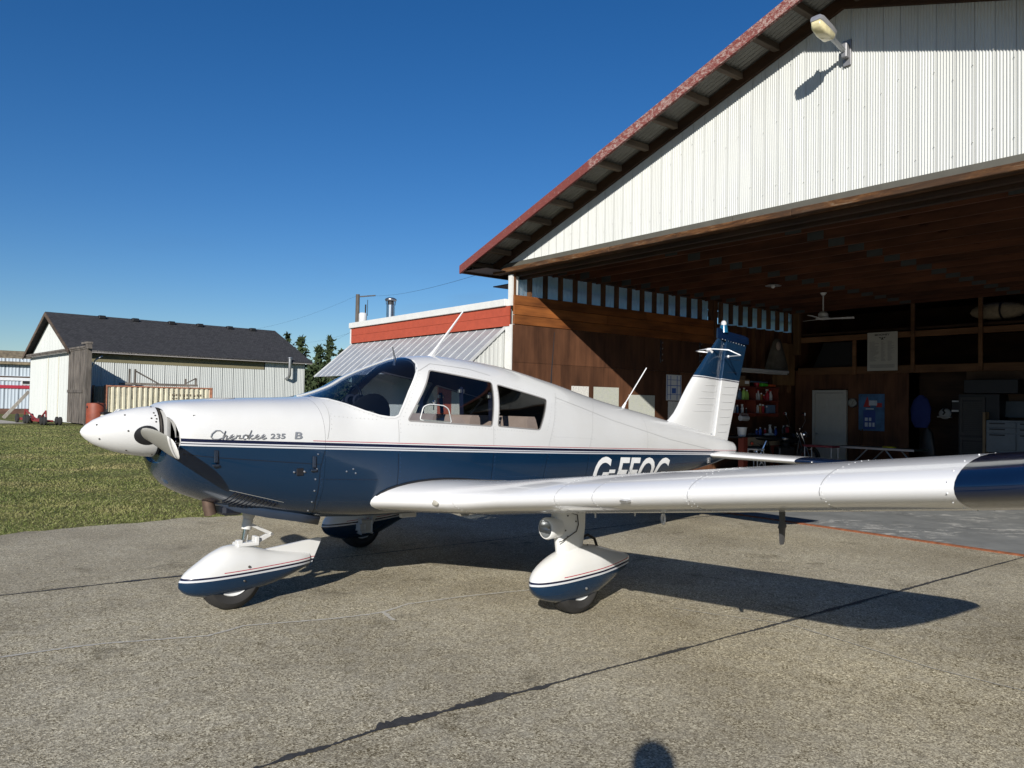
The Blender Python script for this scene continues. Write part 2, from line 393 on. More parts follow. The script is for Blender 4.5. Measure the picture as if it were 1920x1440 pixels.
# lower landing light lens in the nose bowl
mb=MB().lathe([(.0001,.012),(.045,.010),(.062,0),(.068,-.02)],20,M=Matrix.Translation((2.372,.10,.962))@Matrix.Rotation(R(100),4,'Y')@Matrix.Rotation(R(-12),4,'X'))
obj('nose_light',mb,[plain('lens_glass',(.01,.04,.09),.08,0,1.0)],plane,30)
# --- lines on the skin
def skin_pt(s,z,off=.002,side=1):
    n,y=hull_n(s,z); p=Vector((s,y,z))+n*off; p.y*=side; return p
def dens(pts,step=.05):
    out=[]
    for a,b in zip(pts[:-1],pts[1:]):
        k=max(1,int(math.hypot(b[0]-a[0],b[1]-a[1])/step))
        out+=[(a[0]+(b[0]-a[0])*i/k,a[1]+(b[1]-a[1])*i/k) for i in range(k)]
    return out+[pts[-1]]
def skin_strip(mb,pts,wd=.003,off=.0015,side=1,mi=0):
    pts=dens(pts); b=len(mb.v)
    for i,(s,z) in enumerate(pts):
        a=pts[max(0,i-1)]; c=pts[min(len(pts)-1,i+1)]; dx,dz=c[0]-a[0],c[1]-a[1]; L=math.hypot(dx,dz) or 1; nx,nz=-dz/L*wd/2,dx/L*wd/2
        mb.v.append(tuple(skin_pt(s+nx,z+nz,off,side))); mb.v.append(tuple(skin_pt(s-nx,z-nz,off,side)))
    for i in range(len(pts)-1): mb.f.append((b+2*i,b+2*i+1,b+2*i+3,b+2*i+2)); mb.m.append(mi)
def stripe_z(s): return 1.073+.0407*s
def rivets(mb,pts,gap=.035,r=.0042,side=1):
    acc=0
    for a,b in zip(pts[:-1],pts[1:]):
        L=math.hypot(b[0]-a[0],b[1]-a[1]); k=max(1,int(L/gap))
        for i in range(k):
            t=i/k; s=a[0]+(b[0]-a[0])*t; z=a[1]+(b[1]-a[1])*t
            if side==1 or True:
                n,y=hull_n(s,z); p=Vector((s,y,z)); u=n.orthogonal().normalized(); v=n.cross(u); bi=len(mb.v)
                for j in range(5): th=j*2*math.pi/5; mb.v.append(tuple(p+(u*math.cos(th)+v*math.sin(th))*r+n*.0004))
                mb.v.append(tuple(p+n*.0022))
                for j in range(5): mb.f.append((bi+j,bi+(j+1)%5,bi+5)); mb.m.append(0)
up=MB(); lo=MB(); rw=MB(); rb=MB()
SEAMS=[[(1.394,1.455),(1.40,1.40),(1.417,1.323),(1.463,1.141),(1.498,.997),(1.495,.771),(1.45,.66)],[(.88,1.335),(.891,1.091),(.889,.895),(.889,.70)],[(.0,1.281),(.002,1.067),(.013,.90),(.02,.72)],
 [(-.86,1.57),(-.779,1.462),(-.638,1.14),(-.584,.89),(-.57,.75)],[(-1.50,1.545),(-1.42,1.48),(-1.301,1.369),(-1.189,1.079),(-1.15,.80)],[(-2.25,1.38),(-2.2,1.2),(-2.16,1.0),(-2.13,.80)]]
for L in SEAMS:
    U=[p for p in dens(L,.02) if p[1]>stripe_z(p[0])+.05]; D=[p for p in dens(L,.02) if p[1]<stripe_z(p[0])]
    if len(U)>1: skin_strip(up,U,.0028); rivets(rw,[(a-.016,b) for a,b in U[::3]],.03)
    if len(D)>1: skin_strip(lo,D,.0035); rivets(rb,[(a-.016,b) for a,b in D[::3]],.03)
skin_strip(up,[(-.824,1.533),(-1.642,1.325),(-2.6,1.13),(-3.62,.975)],.003)
skin_strip(up,[(.62,1.70),(.45,1.775),(.1,1.745),(-.1,1.70)],.003)
skin_strip(lo,[(2.36,1.115),(2.15,1.09),(1.49,1.03)],.004); skin_strip(lo,[(1.49,.93),(1.05,.905)],.003)
for U in ([(1.40,1.36),(1.2,1.345),(1.02,1.335)],[(.80,1.30),(.4,1.285),(.02,1.262),(-.5,1.23)],[(.50,1.745),(.2,1.71),(-.12,1.66),(-.7,1.535)],[(.83,1.36),(.70,1.56),(.56,1.74)],[(-.07,1.30),(-.1,1.60)],[(-.62,1.25),(-.75,1.50)],[(-.7,1.19),(-1.3,1.16)],[(1.38,1.47),(1.25,1.43),(1.1,1.375),(.95,1.335)],[(-.9,1.49),(-1.6,1.30)]): rivets(rw,U,.03)
for U in ([(.88,.90),(.3,.88),(-.5,.86)],[(1.49,.93),(1.05,.905)],[(.87,1.05),(.87,.7)],[(-.02,1.04),(-.01,.8)],[(1.0,1.0),(.95,.93),(.9,.90)],[(-.65,1.03),(-.6,.80)]): rivets(rb,U,.03)
obj('panel_seam',up,M_SEAM,fus,kind='stuff'); obj('panel_seam',lo,M_SEAMB,fus,kind='stuff')
o=obj('rivet',rw,M_RIV,fus,kind='stuff'); o=obj('rivet',rb,M_RIVB,fus,kind='stuff')
# window surround strip (door line) and windshield frame
mb=MB(); 
for P in (WIN1,WIN2): skin_strip(mb,P+[P[0]],.010,.002); skin_strip(mb,P+[P[0]],.010,.002,-1)
obj('window_seal',mb,plain('window_seal_rubber',(.22,.21,.2),.7),plane)
mb=MB(); skin_strip(mb,WS[1:-2],.014,.003); obj('windshield_seal',mb,plain('windshield_seal_white',(.6,.6,.58),.5),plane)
mb=MB(); rr=[]
for i in range(22):
    s=1.42-.845*i/21; z=sec(s)[1]
    rr.append([(s,-.016,z-.02),(s,.016,z-.02),(s,.016,z+.008),(s,-.016,z+.008)])
mb.loft(rr); obj('windshield_post',mb,M_WHITE,plane)
# screws on cowling flange, latches, louvres, handle plate
mb=MB()
for s,z in ((1.515,1.10),(1.52,1.0),(1.525,.93),(1.52,.85),(1.515,.77),(1.505,.70),(1.25,.99),(1.30,.975),(1.23,.96)):
    mb.ball(skin_pt(s,z,.001),.0065,6)
obj('cowl_screw',mb,M_ALU,cowl,kind='stuff')
for s,z in ((2.175,1.095),(1.545,1.045)):
    mb=MB(); p=skin_pt(s,z,.006); mb.bbox(s-.012,s+.012,p.y-.006,p.y+.008,z-.035,z+.045,.003); mb.bbox(s-.022,s+.022,p.y-.006,p.y+.008,z-.060,z-.045,.003); obj('cowl_latch',mb,plain('latch_metal',(.06,.08,.12),.25,.8),cowl)
s,z=1.640,.985; p=skin_pt(s,z,.004); mb=MB().bbox(s-.028,s+.022,p.y-.004,p.y+.004,z-.024,z+.024,.003); q=obj('catch_plate',mb,plain('dark_catch',(.03,.03,.035),.35,.6),cowl)
mb=MB(); mb.ball(skin_pt(s+.036,z,.004),.008,6); mb.ball(skin_pt(s-.034,z,.004),.008,6); obj('catch_pin',mb,M_ALU,cowl)
for k in range(12):
    s=2.02-.026*k; z0=.862-.0085*k; a=skin_pt(s,z0,.004); b=skin_pt(s+.012+.02,z0-.075,.004)
    mb=MB(); mb.bar(a,b,.010,.012); obj('louvre',mb,M_BLUE if k%1 else M_SEAMB,cowl)
mb=MB(); skin_strip(mb,[(2.06,.875),(1.70,.775),(1.70,.70)],.004,.002); obj('louvre_panel_edge',mb,M_SEAM,cowl)
# cowl outlet lip, exhaust stack and scoop
mb=MB(); rr=[]
for s,w_,z_ in ((2.12,.16,.80),(1.95,.27,.715),(1.75,.33,.665),(1.55,.35,.625),(1.38,.34,.585)):
    rr.append([(s,-w_,z_+.05),(s,-w_*.9,z_-.008),(s,0,z_-.02),(s,w_*.9,z_-.008),(s,w_,z_+.05)])
mb.loft(rr,closed=False,cap0=False,cap1=False); o=obj('cowl_outlet_lip',mb,plain('outlet_paint',(.02,.03,.05),.3,coat=.4),plane,40)
sm=o.modifiers.new('s','SOLIDIFY'); sm.thickness=.012
mb=MB().tube([(2.10,.12,.80),(2.09,.12,.74),(2.075,.12,.685)],[.040,.041,.042],14,caps=False); mb.tube([(2.10,.12,.80),(2.077,.12,.70)],[.036,.036],14,caps=True); obj('exhaust_stack',mb,M_EXH,plane,40)
mb=MB().bbox(1.88,2.02,.02,.20,.675,.75,.02); obj('air_scoop',mb,M_SEAMB,plane)
# top-cowl filler door
mb=MB(); 
for a in range(2): skin=0
ring=[(2.02+.10*math.cos(t*math.pi/10),.07+.10*math.sin(t*math.pi/10)) for t in range(20)]
pts=[(a,b,sec(a)[1]*0+.001+sec(a)[3]+(sec(a)[1]-sec(a)[3])*(1-(abs(b)/sec(a)[2])**sec(a)[5])**(1/sec(a)[5])) for a,b in ring]
mb.tube(pts,.0025,4,closed=True); obj('oil_door',mb,M_SEAM,cowl)
# --- spinner and propeller
SPZ=1.243
prof=[(.0001,.455),(.02,.447),(.045,.425),(.075,.385),(.102,.33),(.127,.26),(.147,.18),(.161,.10),(.167,.04),(.167,.032)]
Msp=Matrix.Translation((2.40,0,SPZ))@Matrix.Rotation(R(90),4,'Y')@Matrix.Rotation(R(0),4,'Z')
sp=obj('spinner',MB().lathe(prof[::-1],48,M=Msp),plain('spinner_white',(.60,.60,.585),.28,coat=.4,var=.04),plane,60)
obj('spinner_backplate',MB().lathe([(.158,.031),(.158,.012),(.0001,.010)],40,M=Msp),M_SCREW,sp,40)
def sp_pt(ax,ang,off=0):  # point on the spinner at axial station ax, angle from +y up
    r=float(np.interp(ax,[p[1] for p in prof[::-1]],[p[0] for p in prof[::-1]]))+off; return Vector((2.40+ax,r*math.cos(ang),SPZ+r*math.sin(ang)))
mb=MB()
for ax,ang in ((.375,35),(.36,-28),(.22,52),(.21,4),(.205,-55),(.055,48),(.05,40),(.045,31),(.075,33),(.05,24),(.07,-24),(.055,75),(.05,-62)): mb.ball(sp_pt(ax,R(ang)),.0062,6)
obj('spinner_screw',mb,M_SCREW,sp,kind='stuff')
# black patches paint the shade of the blade-root openings; then the two blades
BA=R(-6.0); PX=2.50
def flip(q): return (q[0],-q[1],2*SPZ-q[2])
for sg in (1,-1):
    mb=MB(); ring=[]
    for k in (1.0,.8,.6,.4,.2,.02):
        for t in range(28):
            th=2*math.pi*t/28; ring.append(tuple(sp_pt(.105+.074*k*math.cos(th),BA-.02+.40*k*math.sin(th),.0016)))
    mb.v=[flip(q) if sg<0 else q for q in ring]; mb.f=[(q*28+i,q*28+(i+1)%28,q*28+28+(i+1)%28,q*28+28+i) for q in range(5) for i in range(28)]; mb.m=[0]*140
    obj('opening_shade_patch',mb,M_BLACK,sp)
def blade_paint():
    t=NT('blade_paint'); tc=t.n('TexCoord'); spx=t.n('SeparateXYZ'); t.l(tc.outputs['Object'],spx.inputs[0])
    dz=t.math('SUBTRACT',spx.outputs[2],SPZ); r=t.math('SQRT',t.math('ADD',t.math('MULTIPLY',dz,dz),t.math('MULTIPLY',spx.outputs[1],spx.outputs[1])))
    g=(.24,.235,.20); wt=(.75,.74,.70); dk=(.03,.03,.06)
    col=t.ramp(r,[(0,g),(.655,wt),(.69,dk),(.696,wt),(.706,dk),(.712,wt)],'CONSTANT')
    n=t.noise(tc.outputs['Object'],9,4,.6); col=t.mix(t.math('MULTIPLY',n,.3),col,(.25,.24,.22)); return t.bsdf(col,.4,bump=None)
M_BLADE=blade_paint()
def blade(sg):
    mb=MB(); rr=[]; n=16
    for r,c,be,th in ((.09,.080,50,.075),(.15,.085,48,.066),(.20,.105,45,.052),(.27,.135,41,.042),(.38,.16,36,.031),(.52,.172,31,.024),(.66,.17,27,.020),(.80,.155,24,.016),(.90,.14,22,.013),(.95,.12,21,.011),(.98,.085,21,.009),(.992,.03,21,.006)):
        r*=.775; be=R(be); ring=[]
        for i in range(n):
            a=2*math.pi*i/n; cx=c/2*math.cos(a); cy=th/2*math.sin(a)+.12*c*(.5-2*(cx/c)**2)*.5
            ring.append((PX+cx*math.sin(be)+cy*math.cos(be),r,cx*math.cos(be)-cy*math.sin(be)))
        rr.append(ring)
    mb.loft(rr); M=Matrix.Translation((0,0,SPZ))@Matrix.Rotation(BA,4,'X')
    mb.v=[tuple(M@Vector(q)) for q in mb.v]
    if sg<0: mb.v=[flip(q) for q in mb.v]
    return mb
for sg in (1,-1): obj('propeller_blade',blade(sg),M_BLADE,plane,50)
# --- wings
def airfoil(n=22,t=.15,mcam=.022,pc=.4):
    up=[];lo=[]
    for i in range(n+1):
        x=.5*(1-math.cos(math.pi*i/n)); yt=5*t*(.2969*math.sqrt(x)-.126*x-.3516*x*x+.2843*x**3-.1036*x**4)
        yt*=1+.10*math.sin(math.pi*min(1,x/.9)); yc=mcam/pc**2*(2*pc*x-x*x) if x<pc else mcam/(1-pc)**2*((1-2*pc)+2*pc*x-x*x)
        up.append((x,yc+yt)); lo.append((x,yc-yt))
    return up[::-1]+lo[1:-1]     # TE upper -> LE -> lower
AF=airfoil()
LE0=.72; TE0=-.88; DIH=math.tan(R(7.0)); ZW=.90-2.05*DIH; INC=R(3.6)
def wing_ring(y,le,te,zle,tk=1.0,inc=INC):
    c=le-te; return [(le-c*(x*math.cos(inc)+0*z),y,zle+c*(z*tk*.93-x*math.sin(inc))) for x,z in AF]
def wing_le(y):
    if y<1.35:
        u=(1.35-y)/.85; return LE0+.36*u**1.25
    return LE0
M_WING=plain('wing_white',(.66,.66,.655),.2,0,.6,var=.03,sc=1.5)
def wing(side):
    ys=[.40,.50,.56,.62,.70,.80,.92,1.05,1.2,1.35,1.5,1.8,2.1,2.5,3.0,3.5,4.0,4.26]
    rr=[]
    for y in ys:
        le=wing_le(y); c0=LE0-TE0; k=c0/(le-TE0)
        z=ZW+DIH*y+ (.045*max(0,(1.1-y)/.6) if y<1.1 else 0)
        rr.append([(a,b*side,d) for a,b,d in wing_ring(y,le,TE0,z,tk=k**.8)])
    mb=MB().loft(rr); wn=obj('wing',mb,M_WING,plane,50)
    rr=[]
    for y in [4.262,4.35,4.45,4.55,4.65,4.73,4.79,4.83,4.86,4.875]:
        u=(y-4.262)/.613; f=max(0,1-u**6)**.5; te=TE0+.25*u**4; le=te+(LE0+.03*u-te)*max(.06,f)
        tk=max(.10,(1-u**3.2))**.7*(LE0-TE0)/(le-te)
        z=ZW+DIH*y+.02*u*u+ .0-(LE0-le)*math.sin(INC)*.9
        rr.append([(a,b*side,d) for a,b,d in wing_ring(y,le,te,z,tk=min(tk,1.6))])
    mb=MB().loft(rr); obj('wing_tip',mb,M_BLUE,wn,60)
    return wn
wl=wing(1); wr=wing(-1)
def wing_pt(y,u,off=.0015,side=1):   # u in airfoil index space 0..len-1
    le=wing_le(y); k=(LE0-TE0)/(le-TE0); z=ZW+DIH*y+(.045*max(0,(1.1-y)/.6) if y<1.1 else 0)
    r=wing_ring(y,le,TE0,z,tk=k**.8); i=int(u); f=u-i; a=Vector(r[i%len(r)]); b=Vector(r[(i+1)%len(r)]); p=a.lerp(b,f)
    t=(b-a).normalized(); n=Vector((t.z,0,-t.x)); 
    if n.z<0 and i<22: n=-n
    if n.z>0 and i>24: n=-n
    if 20<=i<=23 and n.x<0: n=-n
    p+=n*off; p.y*=side; return p
NU=len(AF)
sm_=MB(); rv=MB()
for y in (1.12,2.05,2.36,3.02,3.72):
    pts=[wing_pt(y,1+i*.7,.0012) for i in range(60)]
    b=len(sm_.v)
    for p in pts: sm_.v.append((p.x,p.y-.0022,p.z)); sm_.v.append((p.x,p.y+.0022,p.z))
    for i in range(len(pts)-1): sm_.f.append((b+2*i,b+2*i+1,b+2*i+3,b+2*i+2)); sm_.m.append(0)
    for i in range(3,57):
        for dy in ((-.018,.018) if y in (2.05,3.02) else (0.012,)):
            rv.ball(wing_pt(y+dy,1+i*.7,-.0004),.0030,5)
for k in range(22):
    rv.ball(wing_pt(4.235,2+k*1.9,.000),.0045,5)
obj('wing_seam',sm_,plain('wing_seam_grey',(.30,.30,.30),.6),wl); obj('wing_rivet',rv,plain('wing_rivets',(.55,.55,.54),.6),wl,kind='stuff')
# root sealing strip
mb=MB(); y=.60; pts=[]
for i in range(NU):
    p=wing_pt(.57,i,.003); yy=hull_y(p.x,p.z)+.004; pts.append(Vector((p.x,max(yy,.3),p.z)))
pts=[p for p in pts if p.x>-.86]
mb.tube(pts,.011,6); obj('root_seal',mb,M_DK,wl)
# walkway patch, fuel cap, stall vane, tie-down ring, vent and pitot blade
mb=MB(); b=0
rows=[[wing_pt(.66+.11*j,4.0+1.1*i,.0018) for i in range(10)] for j in range(5)]
for j in range(5): mb.v+=[tuple(q) for q in rows[j]]
for j in range(4):
    for i in range(9): mb.f.append((j*10+i,j*10+i+1,(j+1)*10+i+1,(j+1)*10+i)); mb.m.append(0)
obj('walkway_patch',mb,plain('walkway_grey',(.34,.34,.34),.9,bump=.5),wl)
p=wing_pt(1.75,11.2,0); obj('fuel_cap',MB().lathe([(.0001,.02),(.035,.02),(.05,.012),(.055,-.01)],18,M=Matrix.Translation(p)),M_WING,wl,40)
p=wing_pt(1.12,25.0,0); q=wing_pt(.98,22.3,.001)
mb=MB(); mb.ball(q,.045,14,sc=(.16,1.0,.42)); obj('leading_edge_lamp',mb,plain('lamp_lens_dirty',(.42,.40,.34),.35,var=.4),wl,60)
p=wing_pt(2.62,22.8,.0); mb=MB().bar(p,p+Vector((.035,0,-.005)),.05,.012); obj('stall_vane',mb,M_ALU,wl)
p=wing_pt(2.58,29,0); M=Matrix.Translation(p+Vector((0,0,-.035)))@Matrix.Rotation(R(62),4,'Z')@Matrix.Rotation(R(90),4,'X')
obj('tie_down_ring',MB().tube([M@Vector((.022*math.cos(a*math.pi/8),.028*math.sin(a*math.pi/8),0)) for a in range(16)],.007,6,closed=True),plain('ring_grey',(.55,.55,.55),.4),wl,60)
p=wing_pt(3.30,29.5,0); mb=MB(); mb.loft([[(p.x+a*cx,p.y+b*cy,p.z+dz) for a,b in ((1,0),(.3,1),(-1,.3),(-1,-.3),(.3,-1))] for dz,cx,cy in ((.03,.030,.010),(-.05,.026,.009),(-.075,.040,.014),(-.085,.030,.012),(-.15,.024,.009),(-.165,.018,.006))]); obj('pitot_blade',mb,plain('pitot_paint',(.05,.05,.052),.4),wl,50)
for y,u,l in ((2.0,33,.04),(1.95,30,.03)):
    p=wing_pt(y,u,0); obj('drain_tube',MB().tube([p,p+Vector((0,0,-l))],.006,6),M_GREYP,wl)
for y in (1.85,2.15): p=wing_pt(y,38,0); obj('flap_bracket',MB().bbox(p.x-.05,p.x+.05,p.y-.012,p.y+.012,p.z-.05,p.z+.02,.004),M_GREYP,wl)
# --- tail
M_FIN=paint('fin_paint',-1.70,0,[(0.0,WHITE)]); 
def fin_paint():
    t=NT('fin_trim'); tc=t.n('TexCoord'); sp_=t.n('SeparateXYZ'); t.l(tc.outputs['Object'],sp_.inputs[0])
    tt=t.math('SUBTRACT',sp_.outputs[2],t.math('MULTIPLY_ADD',sp_.outputs[0],.045,1.985)); f=t.math('MULTIPLY_ADD',tt,1.25,.5)
    col=t.ramp(f,[(0,WHITE),(.478,DARK),(.481,WHITE),(.487,DARK),(.499,SILV),(.509,NAVY)],'CONSTANT'); n=t.noise(tc.outputs['Object'],3,4); col=t.mix(t.math('MULTIPLY',n,.02),col,(.4,.4,.37)); return t.bsdf(col,.2,0,.6)
M_FIN=fin_paint()
def sym_section(le,te,z,t,n=14):
    out=[]
    for i in range(2*n):
        a=2*math.pi*i/(2*n); x=.5*(1+math.cos(a)); y=5*t*(.2969*math.sqrt(x)-.126*x-.3516*x*x+.2843*x**3-.1036*x**4)*(1 if math.sin(a)>=0 else -1)
        out.append((le-(le-te)*x,y*(le-te),z))
    return out
fz=[1.16,1.26,1.33,1.40,1.48,1.58,1.70,1.85,2.05,2.22,2.31]
fle=[-2.62,-2.84,-2.97,-3.06,-3.13,-3.20,-3.295,-3.43,-3.63,-3.80,-3.89]
def hinge(z): return -3.79-.20*(z-1.1)
rr=[]
for z,le in zip(fz,fle):
    te=hinge(z)+.012; c=le-te; rr.append(sym_section(le,te,z,min(.17,.085/c)*1.0+.02))
mb=MB().loft(rr); fin=obj('fin',mb,M_FIN,plane,50)
mb=MB(); rr=[]
for z in (1.075,1.2,1.5,1.8,2.1,2.27,2.30):
    h=hinge(z)-.002; te=-4.10-.33*(z-1.08); ring=[]
    for i in range(16):
        a=2*math.pi*i/16; x=.5*(1-math.cos(a)); yv=.036*(1-x)**.9*(1 if math.sin(a)>=0 else -1)+ (0 if 0<x<1 else 0)
        ring.append((h-(h-te)*x,yv,z))
    rr.append(ring)
mb.loft(rr); rud=obj('rudder',mb,M_FIN,plane,40)
mb=MB(); rr=[]
for x,z0,z1,w_ in ((-3.87,2.30,2.42,.012),(-3.92,2.29,2.42,.030),(-4.05,2.27,2.39,.036),(-4.25,2.26,2.375,.033),(-4.43,2.255,2.36,.026),(-4.52,2.26,2.34,.012)):
    rr.append([(x,-w_,z0),(x,w_,z0),(x,w_*.9,(z0+z1*2)/3),(x,w_*.4,z1),(x,-w_*.4,z1),(x,-w_*.9,(z0+z1*2)/3)])
mb.loft(rr); obj('fin_cap',mb,M_BLUE,fin,60)
Mb=Matrix.Translation((-4.0,0,2.40))
q=obj('beacon_base',MB().lathe([(.055,-.03),(.046,.03),(.042,.06),(.0001,.062)],20,M=Mb),plain('beacon_blue',(.01,.08,.15),.15,coat=1),fin,50)
obj('beacon_lens',MB().lathe([(.030,.062),(.034,.075),(.032,.095),(.022,.112),(.0001,.118)],18,M=Mb),plain('beacon_lens',(.75,.73,.70),.08,.3,1.0),q,60)
mb=MB()
for i in range(9): x=-3.93-.058*i; mb.ball((x,.034-.001*i,2.285-.012*i*.5),.006,6)
obj('fin_screw',mb,M_ALU,fin,kind='stuff')
ribs=MB()
for _i,z in enumerate((1.43,1.505,1.58,1.655,1.73,1.805,1.88,2.06,2.14,2.22)):
    le=float(np.interp(z,fz,fle))-.24; te=hinge(z)+.05
    for s_ in (1,-1):
        L0=float(np.interp(z,fz,fle)); C=L0-hinge(z)-.012; tk=min(.17,.085/C)+.02
        def yt(a): q=(L0-a)/C; return 5*tk*(.2969*math.sqrt(q)-.126*q-.3516*q*q+.2843*q**3-.1036*q**4)*C
        n_=8; P=[(le+(te-le)*i/n_,s_*(yt(le+(te-le)*i/n_)+.0005),z) for i in range(n_+1)]; ribs.tube(P,[.001]+[.005]*(n_-1)+[.001],6)
obj('fin_bead',ribs,M_FIN,fin,60,kind='stuff')
ribs=MB()
for i,z in enumerate((1.18,1.27,1.36,1.45,1.54,1.63,1.72,1.81,1.9,2.06,2.16)):
    h=hinge(z)-.03; te=-4.10-.33*(z-1.08)+.05
    for s_ in (1,-1): ribs.tube([(h+(te-h)*i/6,s_*(.036*(1-(.03+(h-(h+(te-h)*i/6))/(h+.03+4.10+.33*(z-1.08))))**.9+.0005),z) for i in range(7)],[.001]+[.004]*5+[.001],6)
obj('rudder_bead',ribs,M_FIN,rud,60,kind='stuff')
mb=MB().tube([(hinge(1.08)+.006,.030,1.09),(hinge(2.28)+.006,.030,2.28)],.006,6); obj('hinge_line',mb,M_FIN,rud)
# V-shaped loop aerial on the fin
mb=MB(); z=2.17
P=[(-4.05,.035,2.085),(-3.92,.29,2.082),(-3.895,.30,2.084),(-3.82,.19,2.145),(-3.735,.07,2.155),(-3.70,.0,2.157),(-3.73,-.07,2.157),(-3.80,-.19,2.155),(-3.875,-.30,2.155),(-3.90,-.29,2.150),(-3.99,-.035,2.12)]
mb.tube(P,.0075,8); mb.bar((-3.70,.0,2.155),(-3.78,.0,2.09),.05,.035); mb.ball((-4.05,.035,2.085),.018,8); obj('loop_aerial',mb,M_WING,fin,60)
# stabilator
def stab(side):
    rr=[]
    for y in (.07,.3,.8,1.2): rr.append([(a,y*side,.925+b+.0) for a,b,_ in sym_section(-3.52,-4.28,0,.10)])
    o=obj('stabilator',MB().loft(rr),M_WING,plane,50)
    rr=[]
    for y in (1.202,1.3,1.40,1.47,1.51,1.53):
        u=(y-1.2)/.33; f=max(.08,math.sqrt(max(0,1-u**2.4))); le=-4.28+.76*max(.35,f**.6); rr.append([(a,y*side,.925+b*max(.2,f)) for a,b,_ in sym_section(le,-4.28,0,.10)])
    obj('stabilator_tip',MB().loft(rr),M_BLUE,o,60); return o
stab(1); stab(-1)
obj('tail_cone',MB().loft([[(s,.94*r*math.cos(t*math.pi/8),zc+h*math.sin(t*math.pi/8)) for t in range(16)] for s,r,h,zc in ((-4.05,.085,.10,.985),(-4.18,.070,.085,.975),(-4.24,.04,.05,.97),(-4.26,.01,.012,.97))]),M_FUS,plane,60)
mb=MB().bbox(-3.50,-3.455,.165,.185,.84,.90,.003); obj('data_plate',mb,M_ALU,plane)
# --- aerials
mb=MB().tube([(-1.17,.0,1.66),(-1.175,.0,1.80),(-1.205,0,2.17)],[.008,.006,.0025],6); obj('whip_aerial',mb,M_DK,plane)
z0=sec(.24)[1]; mb=MB(); rr=[]
for t,c in ((0,.05),(.06,.026),(.25,.017),(1,.009)):
    x=.24-.34*t; z=z0-.01+.42*t; rr.append([(x+c,0,z),(x,.004,z),(x-c,0,z),(x,-.004,z)])
mb.loft(rr); obj('blade_aerial',mb,M_WING,plane)
z0=sec(-2.2)[1]; mb=MB().tube([(-2.2,0,z0-.005),(-2.25,0,z0+.06)],[.02,.010],8); mb.tube([(-2.24,0,z0+.05),(-2.58,0,z0+.44)],.006,6); obj('tail_aerial',mb,M_WING,plane)
z0=sec(.60)[1]; mb=MB().tube([(.60,.02,z0-.06),(.60,.02,z0+.01),(.62,.02,z0+.09)],[.014,.008,.004],8); obj('temperature_probe',mb,M_STEEL,plane)
for s,l in ((-.9,.06),): p=skin_pt(s,.60,0)
# --- registration and the script name, laid on the skin
def skin_text(txt,s0,z0,h,width,shear,off,mat,name,bold=.0,slope=0.0):
    cu=bpy.data.curves.new('t','FONT'); cu.body=txt; cu.size=1; cu.offset=bold; cu.shear=0; cu.resolution_u=4
    o=bpy.data.objects.new('t',cu); COL.objects.link(o); bpy.context.view_layer.update()
    me=bpy.data.meshes.new_from_object(o.evaluated_get(bpy.context.evaluated_depsgraph_get())); bpy.data.objects.remove(o)
    xs=[v.co.x for v in me.vertices]; ys=[v.co.y for v in me.vertices]; x0,x1,y0,y1=min(xs),max(xs),min(ys),max(ys)
    bm=bmesh.new(); bm.from_mesh(me); bmesh.ops.subdivide_edges(bm,edges=[e for e in bm.edges if e.calc_length()>.25],cuts=3); bm.to_mesh(me); bm.free()
    for v in me.vertices:
        a=(v.co.x-x0)/(x1-x0); b=(v.co.y-y0)/(y1-y0); s=s0-a*width-b*h*shear; z=z0+b*h+slope*(s-s0); v.co=skin_pt(s,z,off)
    me.materials.append(mat); me.name=name; return link(name,me,plane)
skin_text('G EEOG',-1.235,.695,.305,1.33,.20,.003,M_LET,'registration_lettering',.022,.048)
mb=MB(); skin_strip(mb,[(-1.515,.848),(-1.615,.844)],.034,.003); obj('registration_dash',mb,M_LET,plane)
# script strokes drawn in a unit box per letter, upper-left raised
SCR={'C':[[(.95,.75),(.7,1.0),(.35,1.0),(.08,.65),(.05,.3),(.3,.02),(.7,.02),(1.05,.2)]],'h':[[(0,.1),(.25,.95),(.2,.5),(.1,0)],[(.13,.25),(.4,.5),(.65,.42),(.6,.05),(1,.1)]],
'e':[[(0,.2),(.45,.28),(.7,.42),(.5,.55),(.2,.4),(.15,.1),(.5,0),(1,.15)]],'r':[[(0,.1),(.2,.5),(.35,.38),(.65,.48),(.6,.1),(1,.1)]],'o':[[(.5,.5),(.2,.42),(.15,.12),(.5,0),(.8,.15),(.75,.42),(.5,.5),(1,.42)]],'k':[[(0,.1),(.3,1.0),(.1,0)],[(.7,.5),(.2,.25),(.6,.02),(1,.1)]]}
mb=MB(); x=2.215
for i,ch in enumerate('Cherokee'):
    lw=.072 if ch=='C' else .0385
    for stq in SCR[ch]:
        pts=[]
        for a,b in stq: pts.append(skin_pt(x-a*lw-b*.012,1.207+b*.056-.0,.004))
        mb.tube(pts,.0042,5)
    x-=lw*1.02
M_SCR=plain('script_chrome',(.34,.34,.34),.4,.6); obj('script_lettering',mb,M_SCR,plane,60)
skin_text('235',1.842,1.208,.034,.098,.15,.005,M_SCR,'number_lettering',.02); skin_text('B',1.680,1.205,.046,.052,.15,.005,M_SCR,'letter_b',.02)
